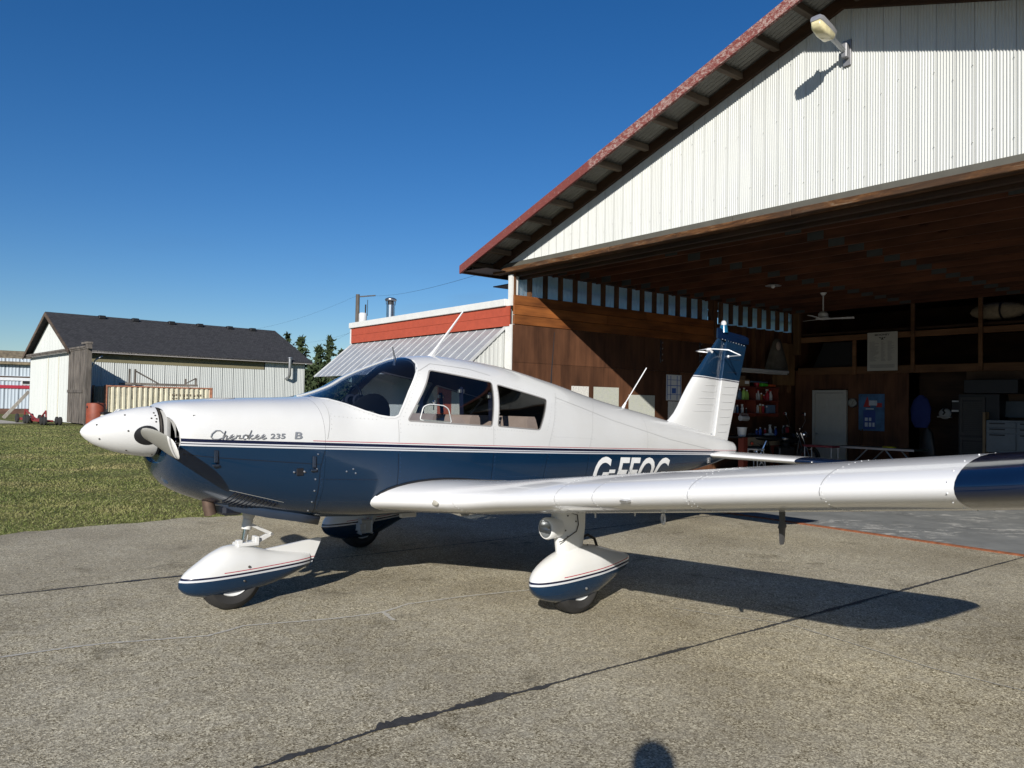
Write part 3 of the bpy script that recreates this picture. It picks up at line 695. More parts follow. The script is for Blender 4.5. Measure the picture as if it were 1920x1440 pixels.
# --- landing gear
def fair_paint(name,a,b): return paint(name,a,b,[(0,SILV),(.013,DARK),(.026,WHITE)],red=(.038,.044,.22 if 'main' in name else 1.97))
def fairing(name,x,y,prof,mat,par,yflip=1):
    # prof rows: s, z_bottom, z_top, half width
    ss=[p[0] for p in prof][::-1]; f=[pchip(ss,[p[k] for p in prof][::-1]) for k in (1,2,3)]
    mb=MB(); rr=[]; s0,s1=prof[0][0],prof[-1][0]
    for i in range(30):
        u=i/29; u=.5*(1-math.cos(math.pi*u)) if i<15 else u; s=s0+(s1-s0)*u; zb,zt,w_=f[0](s),f[1](s),f[2](s); ring=[]
        for j in range(24):
            a=2*math.pi*j/24; c,sn=math.cos(a),math.sin(a); e=2/2.3
            ring.append((s,y+w_*math.copysign(abs(c)**e,c),(zb+zt)/2+(zt-zb)/2*math.copysign(abs(sn)**e,sn)))
        rr.append(ring)
    mb.loft(rr); return obj(name,mb,mat,par,60)
def wheel(x,y,par,r=.215,w_=.078):
    M=Matrix.Translation((x,y,r))@Matrix.Rotation(R(90),4,'X')
    t=obj('wheel',MB().lathe([(r*.52,-w_*.75),(r*.60,-w_*.92),(r*.78,-w_),(r*.93,-w_*.8),(r*.985,-w_*.55),(r*.985,-w_*.36),(r*.972,-w_*.34),(r*.972,-w_*.28),(r*.998,-w_*.26),(r,-w_*.06),(r*.985,-w_*.05),(r*.985,w_*.05),(r,w_*.06),(r*.998,w_*.26),(r*.972,w_*.28),(r*.972,w_*.34),(r*.985,w_*.36),(r*.985,w_*.55),(r*.93,w_*.8),(r*.78,w_),(r*.60,w_*.92),(r*.52,w_*.75)],48,M=M),M_RUB,par,35)
    for q in (1,-1): obj('rim',MB().lathe([(.0001,q*w_*.45),(r*.28,q*w_*.5),(r*.34,q*w_*.85),(r*.48,q*w_*.85),(r*.53,q*w_*.95),(r*.56,q*w_*.8)],32,M=M),plain('rim_white',(.62,.62,.60),.4),t,40)
    return t
ng=[(2.235,.185,.225,.012),(2.20,.145,.275,.055),(2.12,.115,.335,.095),(2.0,.098,.412,.118),(1.90,.098,.445,.122),(1.78,.105,.430,.118),(1.65,.125,.392,.105),(1.5,.165,.36,.085),(1.36,.215,.335,.055),(1.30,.235,.325,.030)]
M_NF=fair_paint('nose_fairing_paint',.292,-.030)
nf=fairing('nose_fairing',0,0,ng,M_NF,plane)
mb=MB().prism([(1.66,.385),(1.215,.432),(1.205,.415),(1.285,.232),(1.34,.235)],-.012,.012,'y'); obj('fairing_tail_fin',mb,M_NF,nf)
obj('fairing_screw',MB().ball((1.80,.122,.30),.009,8).ball((1.83,.118,.205),.008,8),M_SCREW,nf,kind='stuff')
wheel(1.885,0,plane)
S1=(1.762,0,.66);S0=(1.80,0,.42)
def sl_(t): return tuple(S0[i]+(S1[i]-S0[i])*t for i in range(3))
ns=obj('nose_strut',MB().tube([sl_(-.1),sl_(.62)],.021,14),M_CHROME,plane,60)
obj('strut_collar',MB().tube([sl_(.52),sl_(.80)],[.035,.035],16),M_WHITE,ns,40)
obj('strut_boot',MB().tube([sl_(.80),sl_(.92),sl_(1.0),sl_(1.2)],[.032,.045,.045,.036],16),M_GREYP,ns,50)
for q in (.022,-.022):
    obj('torque_link',MB().bar((1.755,q,.575),(1.60,q*.5,.495),.012,.022),M_WHITE,ns); obj('torque_link',MB().bar((1.60,q*.5,.495),(1.74,q,.435),.012,.022),M_WHITE,ns)
obj('link_bolt',MB().tube([(1.60,-.03,.495),(1.60,.03,.495)],.011,8),M_ALU,ns)
obj('strut_base',MB().bbox(1.70,1.86,-.055,.055,.425,.455,.008).bbox(1.70,1.73,-.03,.05,.44,.49,.005).bbox(1.82,1.86,.0,.05,.445,.475,.005),M_WHITE,ns)
mg=[(.425,.225,.25,.012),(.39,.175,.315,.06),(.30,.125,.385,.100),(.16,.095,.445,.125),(.02,.088,.475,.13),(-.12,.108,.468,.128),(-.28,.165,.432,.105),(-.42,.225,.39,.07),(-.52,.262,.362,.038),(-.56,.285,.345,.012)]
M_MF=fair_paint('main_fairing_paint',.262,-.055)
def main_gear(side):
    y=1.525*side
    mf=fairing('wheel_fairing',0,y,mg,M_MF,plane); obj('fairing_screw',MB().ball((.02,y+.13*side,.195),.009,8),M_ALU,mf)
    wheel(.01,y,plane)
    leg=MB(); rr=[]
    for z,a,b,w_ in ((.78,.235,-.07,.075),(.70,.225,-.07,.064),(.60,.21,-.07,.060),(.50,.19,-.055,.055),(.43,.18,-.045,.05)):
        ring=[]
        for j in range(20):
            t=2*math.pi*j/20; c,sn=math.cos(t),math.sin(t); ring.append(((a+b)/2+(a-b)/2*math.copysign(abs(c)**.75,c),y+w_*math.copysign(abs(sn)**.75,sn),z))
        rr.append(ring)
    leg.loft(rr); lg=obj('gear_leg',leg,M_GREYP if 0 else plain('gear_leg_white',(.66,.66,.64),.35,coat=.3,var=.05),plane,50)
    M=Matrix.Translation((.235,y+.0*side,.615))@Matrix.Rotation(R(90),4,'Y')
    obj('lamp_housing',MB().lathe([(.070,-.05),(.074,.02),(.076,.05),(.070,.062),(.062,.064)],28,M=M),plain('lamp_housing_white',(.66,.66,.64),.35,coat=.3,var=.05),lg,45)
    lz=obj('landing_light',MB().lathe([(.0001,.0),(.03,.004),(.052,.028),(.062,.058)],28,M=M),plain('reflector',(.66,.66,.67),.3,.55),lg,60)
    obj('light_glass',MB().lathe([(.0001,.068),(.04,.066),(.062,.060)],28,M=M),M_GLASS,lz,60)
    obj('light_bulb',MB().ball((.235+.03,y,.615),.012,8),M_CHROME,lz)
    mb=MB(); P=[(.27,.735),(.20,.735),(.06,.70),(.045,.63),(.06,.585),(.19,.53),(.225,.525)]
    for a,b in zip(P[:-1],P[1:]): mb.bar((a[0],y+.0735*side-.012*side*(.735-a[1])/.2,a[1]),(b[0],y+.0735*side-.012*side*(.735-b[1])/.2,b[1]),.006,.004)
    obj('cover_edge',mb,M_DK,lg)
    mb=MB()
    for a,b in ((.15,.70),(.07,.655),(.17,.60),(.15,.555),(-.02,.73),(-.05,.48)): mb.ball((a,y+.068*side,b),.006,6)
    obj('cover_screw',mb,M_SCREW,lg,kind='stuff')
    obj('brake_hose',MB().tube([(-.05,y,.52),(-.12,y,.535),(-.19,y,.50),(-.22,y,.44)],.010,8),M_BLACK,plane,60)
    br=obj('brake_caliper',MB().bbox(-.02,.10,y-side*.19,y-side*.13,.17,.30,.012).bbox(.06,.12,y-side*.20,y-side*.12,.20,.26,.008),M_GREYP,plane)
    obj('brake_torque_arm',MB().bar((-.02,y-side*.16,.26),(-.12,y-side*.14,.40),.03,.04).tube([(.02,y-side*.12,.25),(.02,y-side*.12,.48)],.02,10),M_GREYP,br)
main_gear(1); main_gear(-1)
# belly step and drain
obj('belly_aerial',MB().bbox(.35,.50,-.02,.02,.52,.60,.006),M_GREYP,plane); obj('boarding_step',MB().tube([(-.3,-.35,.62),(-.45,-.42,.42),(-.52,-.42,.42)],.014,8),M_GREYP,plane)
# --- cabin
mb=MB(); rr=[]
for s,z,w_ in ((1.40,1.455,.30),(1.25,1.42,.42),(1.08,1.365,.47),(.96,1.33,.50)):
    rr.append([(s,w_*math.cos(math.pi*j/12),z-.10+.10*math.sin(math.pi*j/12)) for j in range(13)])
mb.loft(rr,closed=False,cap0=False,cap1=False); obj('glare_shield',mb,M_BLACK,plane,60)
obj('instrument_panel',MB().bbox(.93,.97,-.50,.50,.95,1.32,.01),M_BLACK,plane)
def seat(x,y,z,w_,back=.36,nm='front_seat'):
    o=obj(nm,MB().bbox(x-.24,x+.22,y-w_/2,y+w_/2,z-.12,z,.03),M_SEAT,plane,40)
    mb=MB(); rr=[]
    for t,c in ((0,.06),(.2,.065),(.8,.06),(.95,.05),(1,.03)):
        xx=x-.22-.10*t; zz=z-.02+back*t; k=w_/2*(1 if t<.85 else .93); rr.append([(xx-c,y-k,zz),(xx-c,y+k,zz),(xx+c,y+k,zz),(xx+c,y-k,zz)])
    obj('seat_back',mb.loft(rr),M_SEAT,o,30); return o
seat(.42,.26,.93,.44,.46); seat(.42,-.26,.93,.44,.46); seat(-.20,0,.92,.98,.46,'rear_seat')
obj('rear_shelf',MB().box(-1.0,-.78,-.46,.46,.90,.92),M_LINER,plane)
for s,y in ((.13,.30),(-.13,.36),(.13,-.30),(-.13,-.36)):
    z1=1.60 if abs(y)<.33 else 1.56; sg=1 if y>0 else -1
    b=obj('shoulder_belt',MB().bar((s,y,z1),(s-.02,y-.01*sg,z1-.24),.045,.008),M_BELT,plane); obj('belt_buckle',MB().bbox(s-.03,s+.025,y-.012,y+.012,z1-.05,z1-.02,.003),M_ALU,b)
obj('control_yoke',MB().tube([(.90,.26,1.16),(.70,.26,1.16)],.016,8).tube([(.70,.13,1.25),(.69,.15,1.16),(.69,.26,1.14),(.69,.37,1.16),(.70,.39,1.25)],.018,8),M_BLACK,plane,60)
obj('control_yoke',MB().tube([(.90,-.26,1.16),(.70,-.26,1.16)],.016,8).tube([(.70,-.39,1.25),(.69,-.37,1.16),(.69,-.26,1.14),(.69,-.15,1.16),(.70,-.13,1.25)],.018,8),M_BLACK,plane,60)
# storm window frame in the pilot's side glass
mb=MB(); P=[(.70,1.335),(.655,1.435),(.60,1.455),(.47,1.445),(.43,1.42),(.415,1.31)]
P=[skin_pt(a,b,-.004) for a,b in rounded(P+[],.02,3)]
mb.tube(P,.0055,6,closed=True); q=obj('vent_window_frame',mb,plain('clear_edge',(.62,.62,.60),.2),plane,60)
a=skin_pt(.56,1.47,.002); obj('vent_catch',MB().ball(a,.014,8).bar(a,a+Vector((0,0,-.06)),.006,.006),M_CHROME,q)
mb=MB(); skin_strip(mb,[(.70,1.333),(.43,1.312)],.02,-.003); obj('vent_hinge',mb,plain('hinge_cream',(.55,.53,.46),.4),q)
# loose things on the glare shield
def in_plane(x,y,z):
    return plane_M@Vector((x,y,z))
plane_M=Matrix.Translation((-.515,6.68,0))@Matrix.Rotation(PLANE_RZ,4,'Z')
h=thing('headset','black aviation headset lying on the glare shield behind the windshield','headset',in_plane(1.04,.18,1.45),PLANE_RZ)
obj('headband',MB().tube([(.0,.10*math.cos(a*math.pi/12),.03+.10*math.sin(a*math.pi/12)) for a in range(13)],.011,8),M_BLACK,h,60)
for q in (1,-1):
    e=obj('ear_cup',MB().lathe([(.0001,-.03),(.035,-.03),(.045,-.012),(.045,.012),(.036,.03),(.0001,.032)],18,M=Matrix.Translation((0,.09*q,.02))@Matrix.Rotation(R(90),4,'X')),M_BLACK,h,50); obj('ear_pad',MB().tube([(.04*math.cos(a*math.pi/8),.06*q,.02+.04*math.sin(a*math.pi/8)) for a in range(16)],.012,6,closed=True),plain('pad_grey',(.05,.05,.06),.5),e,60)
obj('microphone_boom',MB().tube([(.02,.10,.0),(.08,.09,-.01),(.11,.04,-.015)],.005,6),M_BLACK,h)
g=thing('glove','pale work glove lying on the dark glare shield behind the windshield','glove',in_plane(1.06,.36,1.375),PLANE_RZ+R(20))
mb=MB().bbox(-.07,.05,-.045,.045,0,.02,.008)
for k in range(4): mb.tube([(.04,-.035+.023*k,.012),(.085+.01*(k in(1,2)),-.037+.024*k,.012),(.115+.012*(k in(1,2)),-.04+.026*k,.006)],[.011,.0105,.008],8)
mb.tube([(-.01,.04,.012),(.02,.075,.012),(.05,.085,.006)],[.012,.011,.009],8); obj('glove_leather',mb,plain('glove_leather',(.42,.36,.26),.85,bump=.4),g,50)
s_=thing('sun_shade','black folded sun shade leaning against the windshield inside the cabin','sun shade',in_plane(.99,.30,1.30),PLANE_RZ+R(8))
obj('shade_cloth',MB().lathe([(.0001,0),(.20,0),(.207,.007),(.20,.014),(.0001,.012)],28,M=Matrix.Translation((0,0,.03))@Matrix.Rotation(R(70),4,'X')),plain('shade_black',(.010,.010,.012),.7),s_,50)
# ================================================================ GROUND
def ground_mats():
    t=NT('grass_field'); co=t.co(); n=t.noise(co,.35,5,.6); n2=t.noise(co,2.6,5,.7); n3=t.noise(co,40,3,.7)
    c=t.ramp(n,[(.35,(.072,.108,.022)),(.5,(.115,.142,.034)),(.68,(.22,.195,.085))]); c=t.mix(t.ramp(n2,[(.42,(0,0,0)),(.62,(1,1,1))]),c,(.17,.155,.07)); c=t.mix(.35,c,t.ramp(n3,[(.3,(.03,.05,.01)),(.7,(.2,.19,.08))]))
    g=t.bsdf(c,.95,bump=t.noise(co,60,4,.8),bstr=.9,bdist=.05,spec=.1)
    t=NT('apron_concrete'); co=t.co()
    v=t.n('TexVoronoi',feature='F1'); v.inputs['Scale'].default_value=175; t.l(co,v.inputs['Vector']); sp=t.n('SeparateColor'); t.l(v.outputs['Color'],sp.inputs[0])
    v2=t.n('TexVoronoi',feature='F1'); v2.inputs['Scale'].default_value=92; t.l(co,v2.inputs['Vector']); sp2=t.n('SeparateColor'); t.l(v2.outputs['Color'],sp2.inputs[0])
    st=t.ramp(sp.outputs[0],[(0,(.045,.041,.036)),(.28,(.13,.117,.095)),(.52,(.25,.225,.18)),(.78,(.40,.365,.29)),(1,(.64,.59,.48))])
    st2=t.ramp(sp2.outputs[1],[(0,(.06,.055,.047)),(.38,(.18,.162,.13)),(.72,(.33,.30,.24)),(1,(.58,.54,.43))])
    mid=t.noise(co,9,5,.7); big=t.noise(co,.7,4,.6); c=t.mix(.45,st,st2); c=t.mix(1.0,c,(1.42,1.42,1.37),'MULTIPLY')
    c=t.mix(t.ramp(mid,[(.38,(0,0,0)),(.66,(.5,.5,.5))]),c,(.37,.35,.30)); c=t.mix(t.ramp(big,[(.35,(.35,.35,.35)),(.62,(0,0,0))]),c,(.115,.10,.082))
    lw=t.noise(co,2.3,6,.75,1.2); c=t.mix(t.ramp(lw,[(.55,(0,0,0)),(.75,(.35,.35,.35))]),c,(.43,.405,.34))
    os_=t.noise(co,1.9,5,.62,.4); c=t.mix(t.ramp(os_,[(.60,(0,0,0)),(.74,(.55,.55,.55))]),c,(.07,.064,.056)); os2=t.noise(t.co((1,1,1)),.33,3,.5); c=t.mix(t.ramp(os2,[(.4,(0,0,0)),(.65,(.22,.22,.22))]),c,(.34,.32,.275))
    bc=t.n('BrightContrast'); bc.inputs['Contrast'].default_value=.20; t.l(c,bc.inputs['Color']); c=bc.outputs[0]
    h=t.math('ADD',v.outputs['Distance'],t.math('MULTIPLY',v2.outputs['Distance'],.7))
    a=t.bsdf(c,.9,bump=h,bstr=.4,bdist=.004,spec=.2)
    t=NT('hangar_slab'); co=t.co(); n=t.noise(co,1.5,6,.7); c=t.ramp(n,[(.3,(.15,.155,.15)),(.7,(.26,.265,.255))])
    s2=t.noise(t.co((2.6,4.5,1)),1.5,8,.74,.9); gate=t.noise(co,.8,3,.5); c=t.mix(t.math('MULTIPLY',t.ramp(s2,[(.54,(0,0,0)),(.57,(1,1,1))]),t.ramp(gate,[(.46,(0,0,0)),(.56,(.9,.9,.9))])),c,(.50,.49,.45)); n5=t.noise(co,5,4,.6); c=t.mix(t.ramp(n5,[(.55,(0,0,0)),(.75,(.5,.5,.5))]),c,(.12,.125,.125))
    f=t.bsdf(c,.55,bump=n5,bstr=.1)
    return g,a,f
M_GRASS,M_APRON,M_SLAB=ground_mats()
mb=MB(); mb.add([(-900,-300,-.03),(900,-300,-.03),(900,1500,-.03),(-900,1500,-.03)],[(0,1,2,3)]); struct('ground',mb,M_GRASS)
E0=Vector((-5.344,8.158,0)); ED=Vector((.737,.676,0)).normalized(); EN=Vector((-ED.y,ED.x,0))
edge=[]; t=-38.0
while t<26:
    edge.append(E0+ED*t+EN*(random.uniform(-.06,.06)+.07*math.sin(t*1.3)+.04*math.sin(t*4.1))); t+=.16 if -8<t<12 else .8
mb=MB(); P=[tuple(e) for e in edge]+[(45,26,0),(45,-45,0),(-33,-45,0)]
n=len(P); mb.v=P+[(a,b,-.12) for a,b,c in P]; mb.f=[tuple(range(n))]+[(i,n+i,n+(i+1)%n,(i+1)%n) for i in range(n)]; mb.m=[0]*(n+1)
apron=struct('apron',mb,M_APRON)
def ribbon(name,pts,wf,mat,z=.004,parent=None):
    mb=MB(); pts=[Vector((*p,0)) for p in pts]; q=[]
    for a,b in zip(pts[:-1],pts[1:]):
        k=max(2,int((b-a).length/.014)); q+=[a.lerp(b,i/k) for i in range(k)]
    q.append(pts[-1])
    for i,p in enumerate(q):
        d=(q[min(i+1,len(q)-1)]-q[max(0,i-1)]).normalized(); nn=Vector((-d.y,d.x,0)); wa,wb=wf(i,p)
        mb.v.append((p.x+nn.x*wa,p.y+nn.y*wa,z)); mb.v.append((p.x-nn.x*wb,p.y-nn.y*wb,z))
    for i in range(len(q)-1): mb.f.append((2*i,2*i+1,2*i+3,2*i+2)); mb.m.append(0)
    o=obj(name,mb,mat,parent); return o
M_TAR=plain('joint_tar',(.030,.030,.031),.8,var=.5,sc=14,bump=.5); M_GROUT=plain('crack_filler',(.40,.38,.33),.9,var=.12,sc=20)
def tarw(base,blobs):
    def f(i,p):
        a=base*(.5+1.1*random.random()**2+.5*math.sin(i*.11)*math.sin(i*.037)); b=base*(.5+.7*random.random()+.4*math.sin(i*.09+2))
        for x0,x1,wa,wb in blobs:
            if x0<p.x<x1:
                e=min(1,(p.x-x0)/.05,(x1-p.x)/.04); a+=e*wa*(.55+.5*random.random()+.3*math.sin(i*.17)+.2*math.sin(i*.61)); b+=e*wb*(.6+.5*random.random()+.5*math.sin(i*.23))
        return a,b
    return f
ribbon('tar_seam',[(-6,-.62),(-.95,3.13),(-.55,3.51),(.03,3.94),(1.94,5.38),(5.04,7.76),(12,13)],tarw(.011,[(-.58,-.30,.042,.016),(-.30,.02,.028,.018),(-.07,.03,.04,.012),(-.93,-.75,.02,.016),(.10,.22,.008,.02),(.9,1.1,.012,.006),(1.9,2.8,.01,.006),(3.2,4.4,.006,.008)]),M_TAR,.004,apron)
ribbon('tar_seam',[(-9,1.9),(-3.71,5.69),(-2.7,6.42),(.68,9.0),(4.0,11.5)],tarw(.012,[(-3.1,-2.9,.012,.012),(-2.9,-2.55,.02,.012)]),M_TAR,.004,apron)
gw=lambda w_: (lambda i,p:(w_*(.5+random.random()),w_*(.5+random.random())))
ribbon('filled_crack',[(-3.6,3.8),(-2.83,4.35),(-2.55,4.54),(-2.38,4.63),(-1.85,4.81),(-1.7,5.04),(-1.19,5.23),(-.95,5.36),(-.86,5.43),(-.73,5.65),(-.3,5.92),(.2,6.16),(.9,6.6)],gw(.012),M_GROUT,.004,apron)
ribbon('filled_crack',[(-.87,5.43),(-.82,5.33),(-.76,5.22)],gw(.014),M_GROUT,.005,apron)
ribbon('filled_crack',[(1.2,5.66),(1.46,5.51),(1.91,5.29),(2.16,4.88),(2.42,4.44),(2.72,4.11),(3.1,3.7)],gw(.005),plain('thin_crack',(.40,.38,.33),.9),.006,apron)
# grass blades near the apron edge
def blades(N=150000):
    r=7.5+(rng.random(N)**1.5)*32; px=rng.uniform(-40,640,N); x=(px-960)/1450*r; y=r.copy()
    side=(x-E0.x)*EN.x+(y-E0.y)*EN.y; k=side>-.07+.16*rng.random(N)**2+.05*np.sin(x*3.1)*np.sin(x*7.7+1); x,y,r=x[k],y[k],r[k]; n=len(x)
    cl=np.sin(x*1.7+np.sin(y*1.1)*2)+np.sin(y*2.3+x*.6); h=(.010+.018*rng.random(n))*(1+.18*cl); th=rng.random(n)*6.283; wd=(.0035+.0035*rng.random(n))*np.clip(r/11,.8,2.6); lean=rng.normal(0,.024,(n,2))
    v=np.zeros((n,3,3)); v[:,0]=np.stack([x-np.cos(th)*wd,y-np.sin(th)*wd,np.full(n,-.03)],1); v[:,1]=np.stack([x+np.cos(th)*wd,y+np.sin(th)*wd,np.full(n,-.03)],1); v[:,2]=np.stack([x+lean[:,0],y+lean[:,1],-.03+h],1)
    me=bpy.data.meshes.new('grass'); me.vertices.add(3*n); me.vertices.foreach_set('co',v.ravel()); me.loops.add(3*n); me.loops.foreach_set('vertex_index',np.arange(3*n)); me.polygons.add(n); me.polygons.foreach_set('loop_start',np.arange(0,3*n,3)); me.polygons.foreach_set('loop_total',np.full(n,3)); me.update(); me.validate()
    t=NT('grass_blades'); co=t.co(); a=t.noise(co,.5,4,.6); b=t.noise(co,55,2,.6); c=t.ramp(a,[(.36,(.078,.125,.020)),(.52,(.14,.17,.038)),(.66,(.30,.265,.11))]); c=t.mix(t.ramp(b,[(.45,(0,0,0)),(.62,(.8,.8,.8))]),c,(.34,.30,.16)); me.materials.append(t.bsdf(c,.7,spec=.2))
    o=link('grass',me); o['kind']='stuff'; o['label']='short patchy lawn grass growing beside the apron'
blades()
# ================================================================ HANGAR
HG=Matrix.Translation((.0077,14.568,0))@Matrix.Rotation(R(-51.55),4,'Z')
def hw(x,y,z): return HG@Vector((x,y,z))
HRZ=R(-51.55)
hangar=thing('hangar','big white ribbed-metal hangar with red roof edge and its front wide open','hangar',(.0077,14.568,0),HRZ)
M_WSHEET=None
def sheet_mat(name,c,sc=1.0):
    t=NT(name); co=t.co((1,1,.35)); n=t.noise(co,3,5,.65); oi=t.n('ObjectInfo'); k=t.math('MULTIPLY_ADD',oi.outputs['Random'],.05,.95)
    col=t.ramp(n,[(.3,tuple(x*.93 for x in c)),(.7,c)]); n2=t.noise(t.co((9,9,.6)),2,4,.6); col=t.mix(t.ramp(n2,[(.6,(0,0,0)),(.85,(.3,.3,.3))]),col,tuple(x*.55 for x in c))
    h=t.n('HueSaturation'); t.l(col,h.inputs['Color']); t.l(k,h.inputs['Value']); return t.bsdf(h.outputs[0],.55,spec=.3)
M_WSHEET=sheet_mat('white_ribbed_sheet',(.56,.57,.545))
M_TRIM=plain('grey_trim',(.09,.085,.068),.6); M_RED=plain('red_board_paint',(.30,.055,.033),.65,var=.15)
M_WPAINT=plain('white_board',(.60,.60,.575),.6,var=.06)
def weathered_red(name,amt):
    t=NT(name); co=t.co((1.6,1.6,3)); n=t.noise(co,13,7,.8); n2=t.noise(t.co(),60,3,.6); c=t.ramp(n2,[(.3,(.13,.028,.022)),(.7,(.20,.050,.040))]); c=t.mix(t.ramp(n,[(amt,(0,0,0)),(amt+.04,(1,1,1))]),c,t.ramp(n2,[(.35,(.22,.10,.085)),(.65,(.42,.33,.29))])); return t.bsdf(c,.8,bump=n2,bstr=.3)
M_FAS1=weathered_red('fascia_red',.60); M_FAS2=weathered_red('fascia_worn',.50)
def header_mat():
    t=NT('header_wood'); a=t.noise(t.co((1.1,9,9)),2.2,7,.75,.8); b=t.noise(t.co((.7,4,4)),1.4,5,.7); g=t.noise(t.co((4,60,60)),1,4,.6)
    c=t.ramp(a,[(.32,(.020,.011,.007)),(.46,(.085,.036,.013)),(.56,(.16,.072,.026)),(.66,(.22,.17,.12))]); c=t.mix(t.ramp(b,[(.42,(0,0,0)),(.60,(.85,.85,.85))]),c,(.050,.030,.019)); c=t.mix(t.math('MULTIPLY',g,.5),c,(.03,.017,.010)); return t.bsdf(c,.8,bump=a,bstr=.5,bdist=.006,spec=.2)
M_HEAD=header_mat(); M_DKW=wood('dark_timber',(.022,.011,.006),(.055,.027,.013),0); M_CEDAR=wood('cedar_board',(.10,.030,.008),(.25,.085,.020),1); M_STUD=wood('stud_timber',(.065,.028,.012),(.14,.065,.028),2)
M_PLY=wood('stained_plywood',(.052,.021,.010),(.108,.046,.022),2,.6); M_JOIST=wood('joist_timber',(.050,.018,.009),(.105,.039,.018),0); M_RAFT=wood('grey_timber',(.05,.034,.022),(.13,.10,.072),1)
M_GALV=plain('galvanised',(.36,.37,.38),.42,.75,var=.15,sc=4)
M_ROOFU=plain('roof_sheet_grey',(.20,.20,.18),.5,.25,var=.15)
HW=13.0; XA=6.5; SL=.342
def roof_z(x): return 4.17+SL*((x if x<=XA else 2*XA-x)+.41)
def ribbed(x0,x1,z0,ztop,y=0.0,per=.0345,amp=.0085,mb=None,M=None,step=4):
    mb=mb or MB(); n=max(1,round((x1-x0)/per)); b=len(mb.v); vs=[]
    for i in range(n*step+1):
        x=x0+(x1-x0)*i/(n*step); d=amp*math.sin(2*math.pi*i/step+.6); zt=ztop(x) if callable(ztop) else ztop
        vs+= [(x,y+d,z0),(x,y+d,zt)]
    if M is not None: vs=[tuple(M@Vector(q)) for q in vs]
    mb.v+=[tuple(q) for q in vs]
    for i in range(n*step): mb.f.append((b+2*i,b+2*i+2,b+2*i+3,b+2*i+1)); mb.m.append(0)
    return mb
k=0; x=-.42
while x<13.4:
    mb=ribbed(x+.004,x+.196,4.12,lambda q:roof_z(q)-.02,0.0); x1=x+.196
    mb.box(x+.192,x+.2,-.004,.012,4.12,roof_z(x+.196)-.03)
    z=4.3+.25*((k*7)%5)/5
    while z<roof_z(x)-.15: mb.ball((x+.19,-.012,z),.008,5); z+=.85
    obj('wall_panel',mb,M_WSHEET,hangar); x+=.2; k+=1
# trim, header and track
for a,b in ((-.50,4.9),(4.91,9.3),(9.31,13.5)): obj('trim_board',MB().box(a,b,-.035,.03,4.055,4.15),M_TRIM,hangar)
for a,b,dy in ((-.52,2.6,0),(2.61,5.85,.006),(5.86,9.2,-.004),(9.21,13.5,.004)): obj('header_beam',MB().bbox(a,b,-.12+dy,.06+dy,3.965,4.05,.006),M_HEAD,hangar)
obj('door_track',MB().box(-.3,13.3,.065,.14,3.90,4.06),M_DKW,hangar); obj('door_track',MB().box(-.1,13.2,.20,.28,3.86,3.96),M_DKW,hangar)
# roof sheets with corrugation running down the slope, purlins and fascia
def roof_sheet(xa,xb,y0,y1,name,mat,dz=0.0):
    mb=MB(); n=int((y1-y0)/.076); b=0; d=1 if xb>xa else -1
    for i in range(n*2+1):
        y=y0+(y1-y0)*i/(n*2); o_=.010*(1 if i%2 else -1); mb.v+=[(xa,y,roof_z(xa)+.10+o_+dz),(xb,y,roof_z(xb)+.10+o_+dz)]
    for i in range(n*2): mb.f.append((2*i,2*i+1,2*i+3,2*i+2)); mb.m.append(0)
    obj(name,mb,mat,hangar)
roof_sheet(-.92,XA,-.60,10.2,'roof_sheet',M_ROOFU); roof_sheet(HW+.92,XA,-.60,10.2,'roof_sheet',M_ROOFU)
def slopebar(name,x0,x1,y0,y1,dz0,dz1,mat):
    mb=MB(); mb.add([(x0,y0,roof_z(x0)+dz0),(x1,y0,roof_z(x1)+dz0),(x1,y1,roof_z(x1)+dz0),(x0,y1,roof_z(x0)+dz0),(x0,y0,roof_z(x0)+dz1),(x1,y0,roof_z(x1)+dz1),(x1,y1,roof_z(x1)+dz1),(x0,y1,roof_z(x0)+dz1)],[(0,3,2,1),(4,5,6,7),(0,1,5,4),(1,2,6,5),(2,3,7,6),(3,0,4,7)]); return obj(name,mb,mat,hangar)
slopebar('fascia_board',-.90,2.62,-.645,-.602,-.03,.125,M_FAS1); slopebar('fascia_board',2.625,XA,-.648,-.602,-.03,.128,M_FAS2)
slopebar('fascia_board',XA+.001,HW+.9,-.645,-.602,-.03,.125,M_FAS1)
slopebar('barge_rafter',-.6,XA,-.06,-.008,-.09,.07,M_DKW); slopebar('barge_rafter',XA+.001,HW+.6,-.06,-.008,-.09,.07,M_DKW)
for i in range(26):
    x=-.62+.565*i
    if abs(x-XA)<.1: x+=.12
    if x>HW+.7: break
    z=roof_z(x)+.03; obj('purlin_end',MB().bbox(x-.045,x+.045,-.60,-.062,z-.045,z+.045,.006),M_RAFT,hangar)
obj('eave_board',MB().box(-.90,-.86,-.60,10.2,3.98,4.10),M_DKW,hangar); obj('eave_infill',MB().box(-.86,-.16,.15,10.2,3.79,3.81),M_DKW,hangar); obj('eave_infill',MB().add([(-.86,-.60,4.02),(-.1,-.60,3.99),(-.1,.1,3.99),(-.86,.1,4.02)],[(0,1,2,3)]),M_DKW,hangar)  # low board at clerestory height is added to darken the clear panel tops
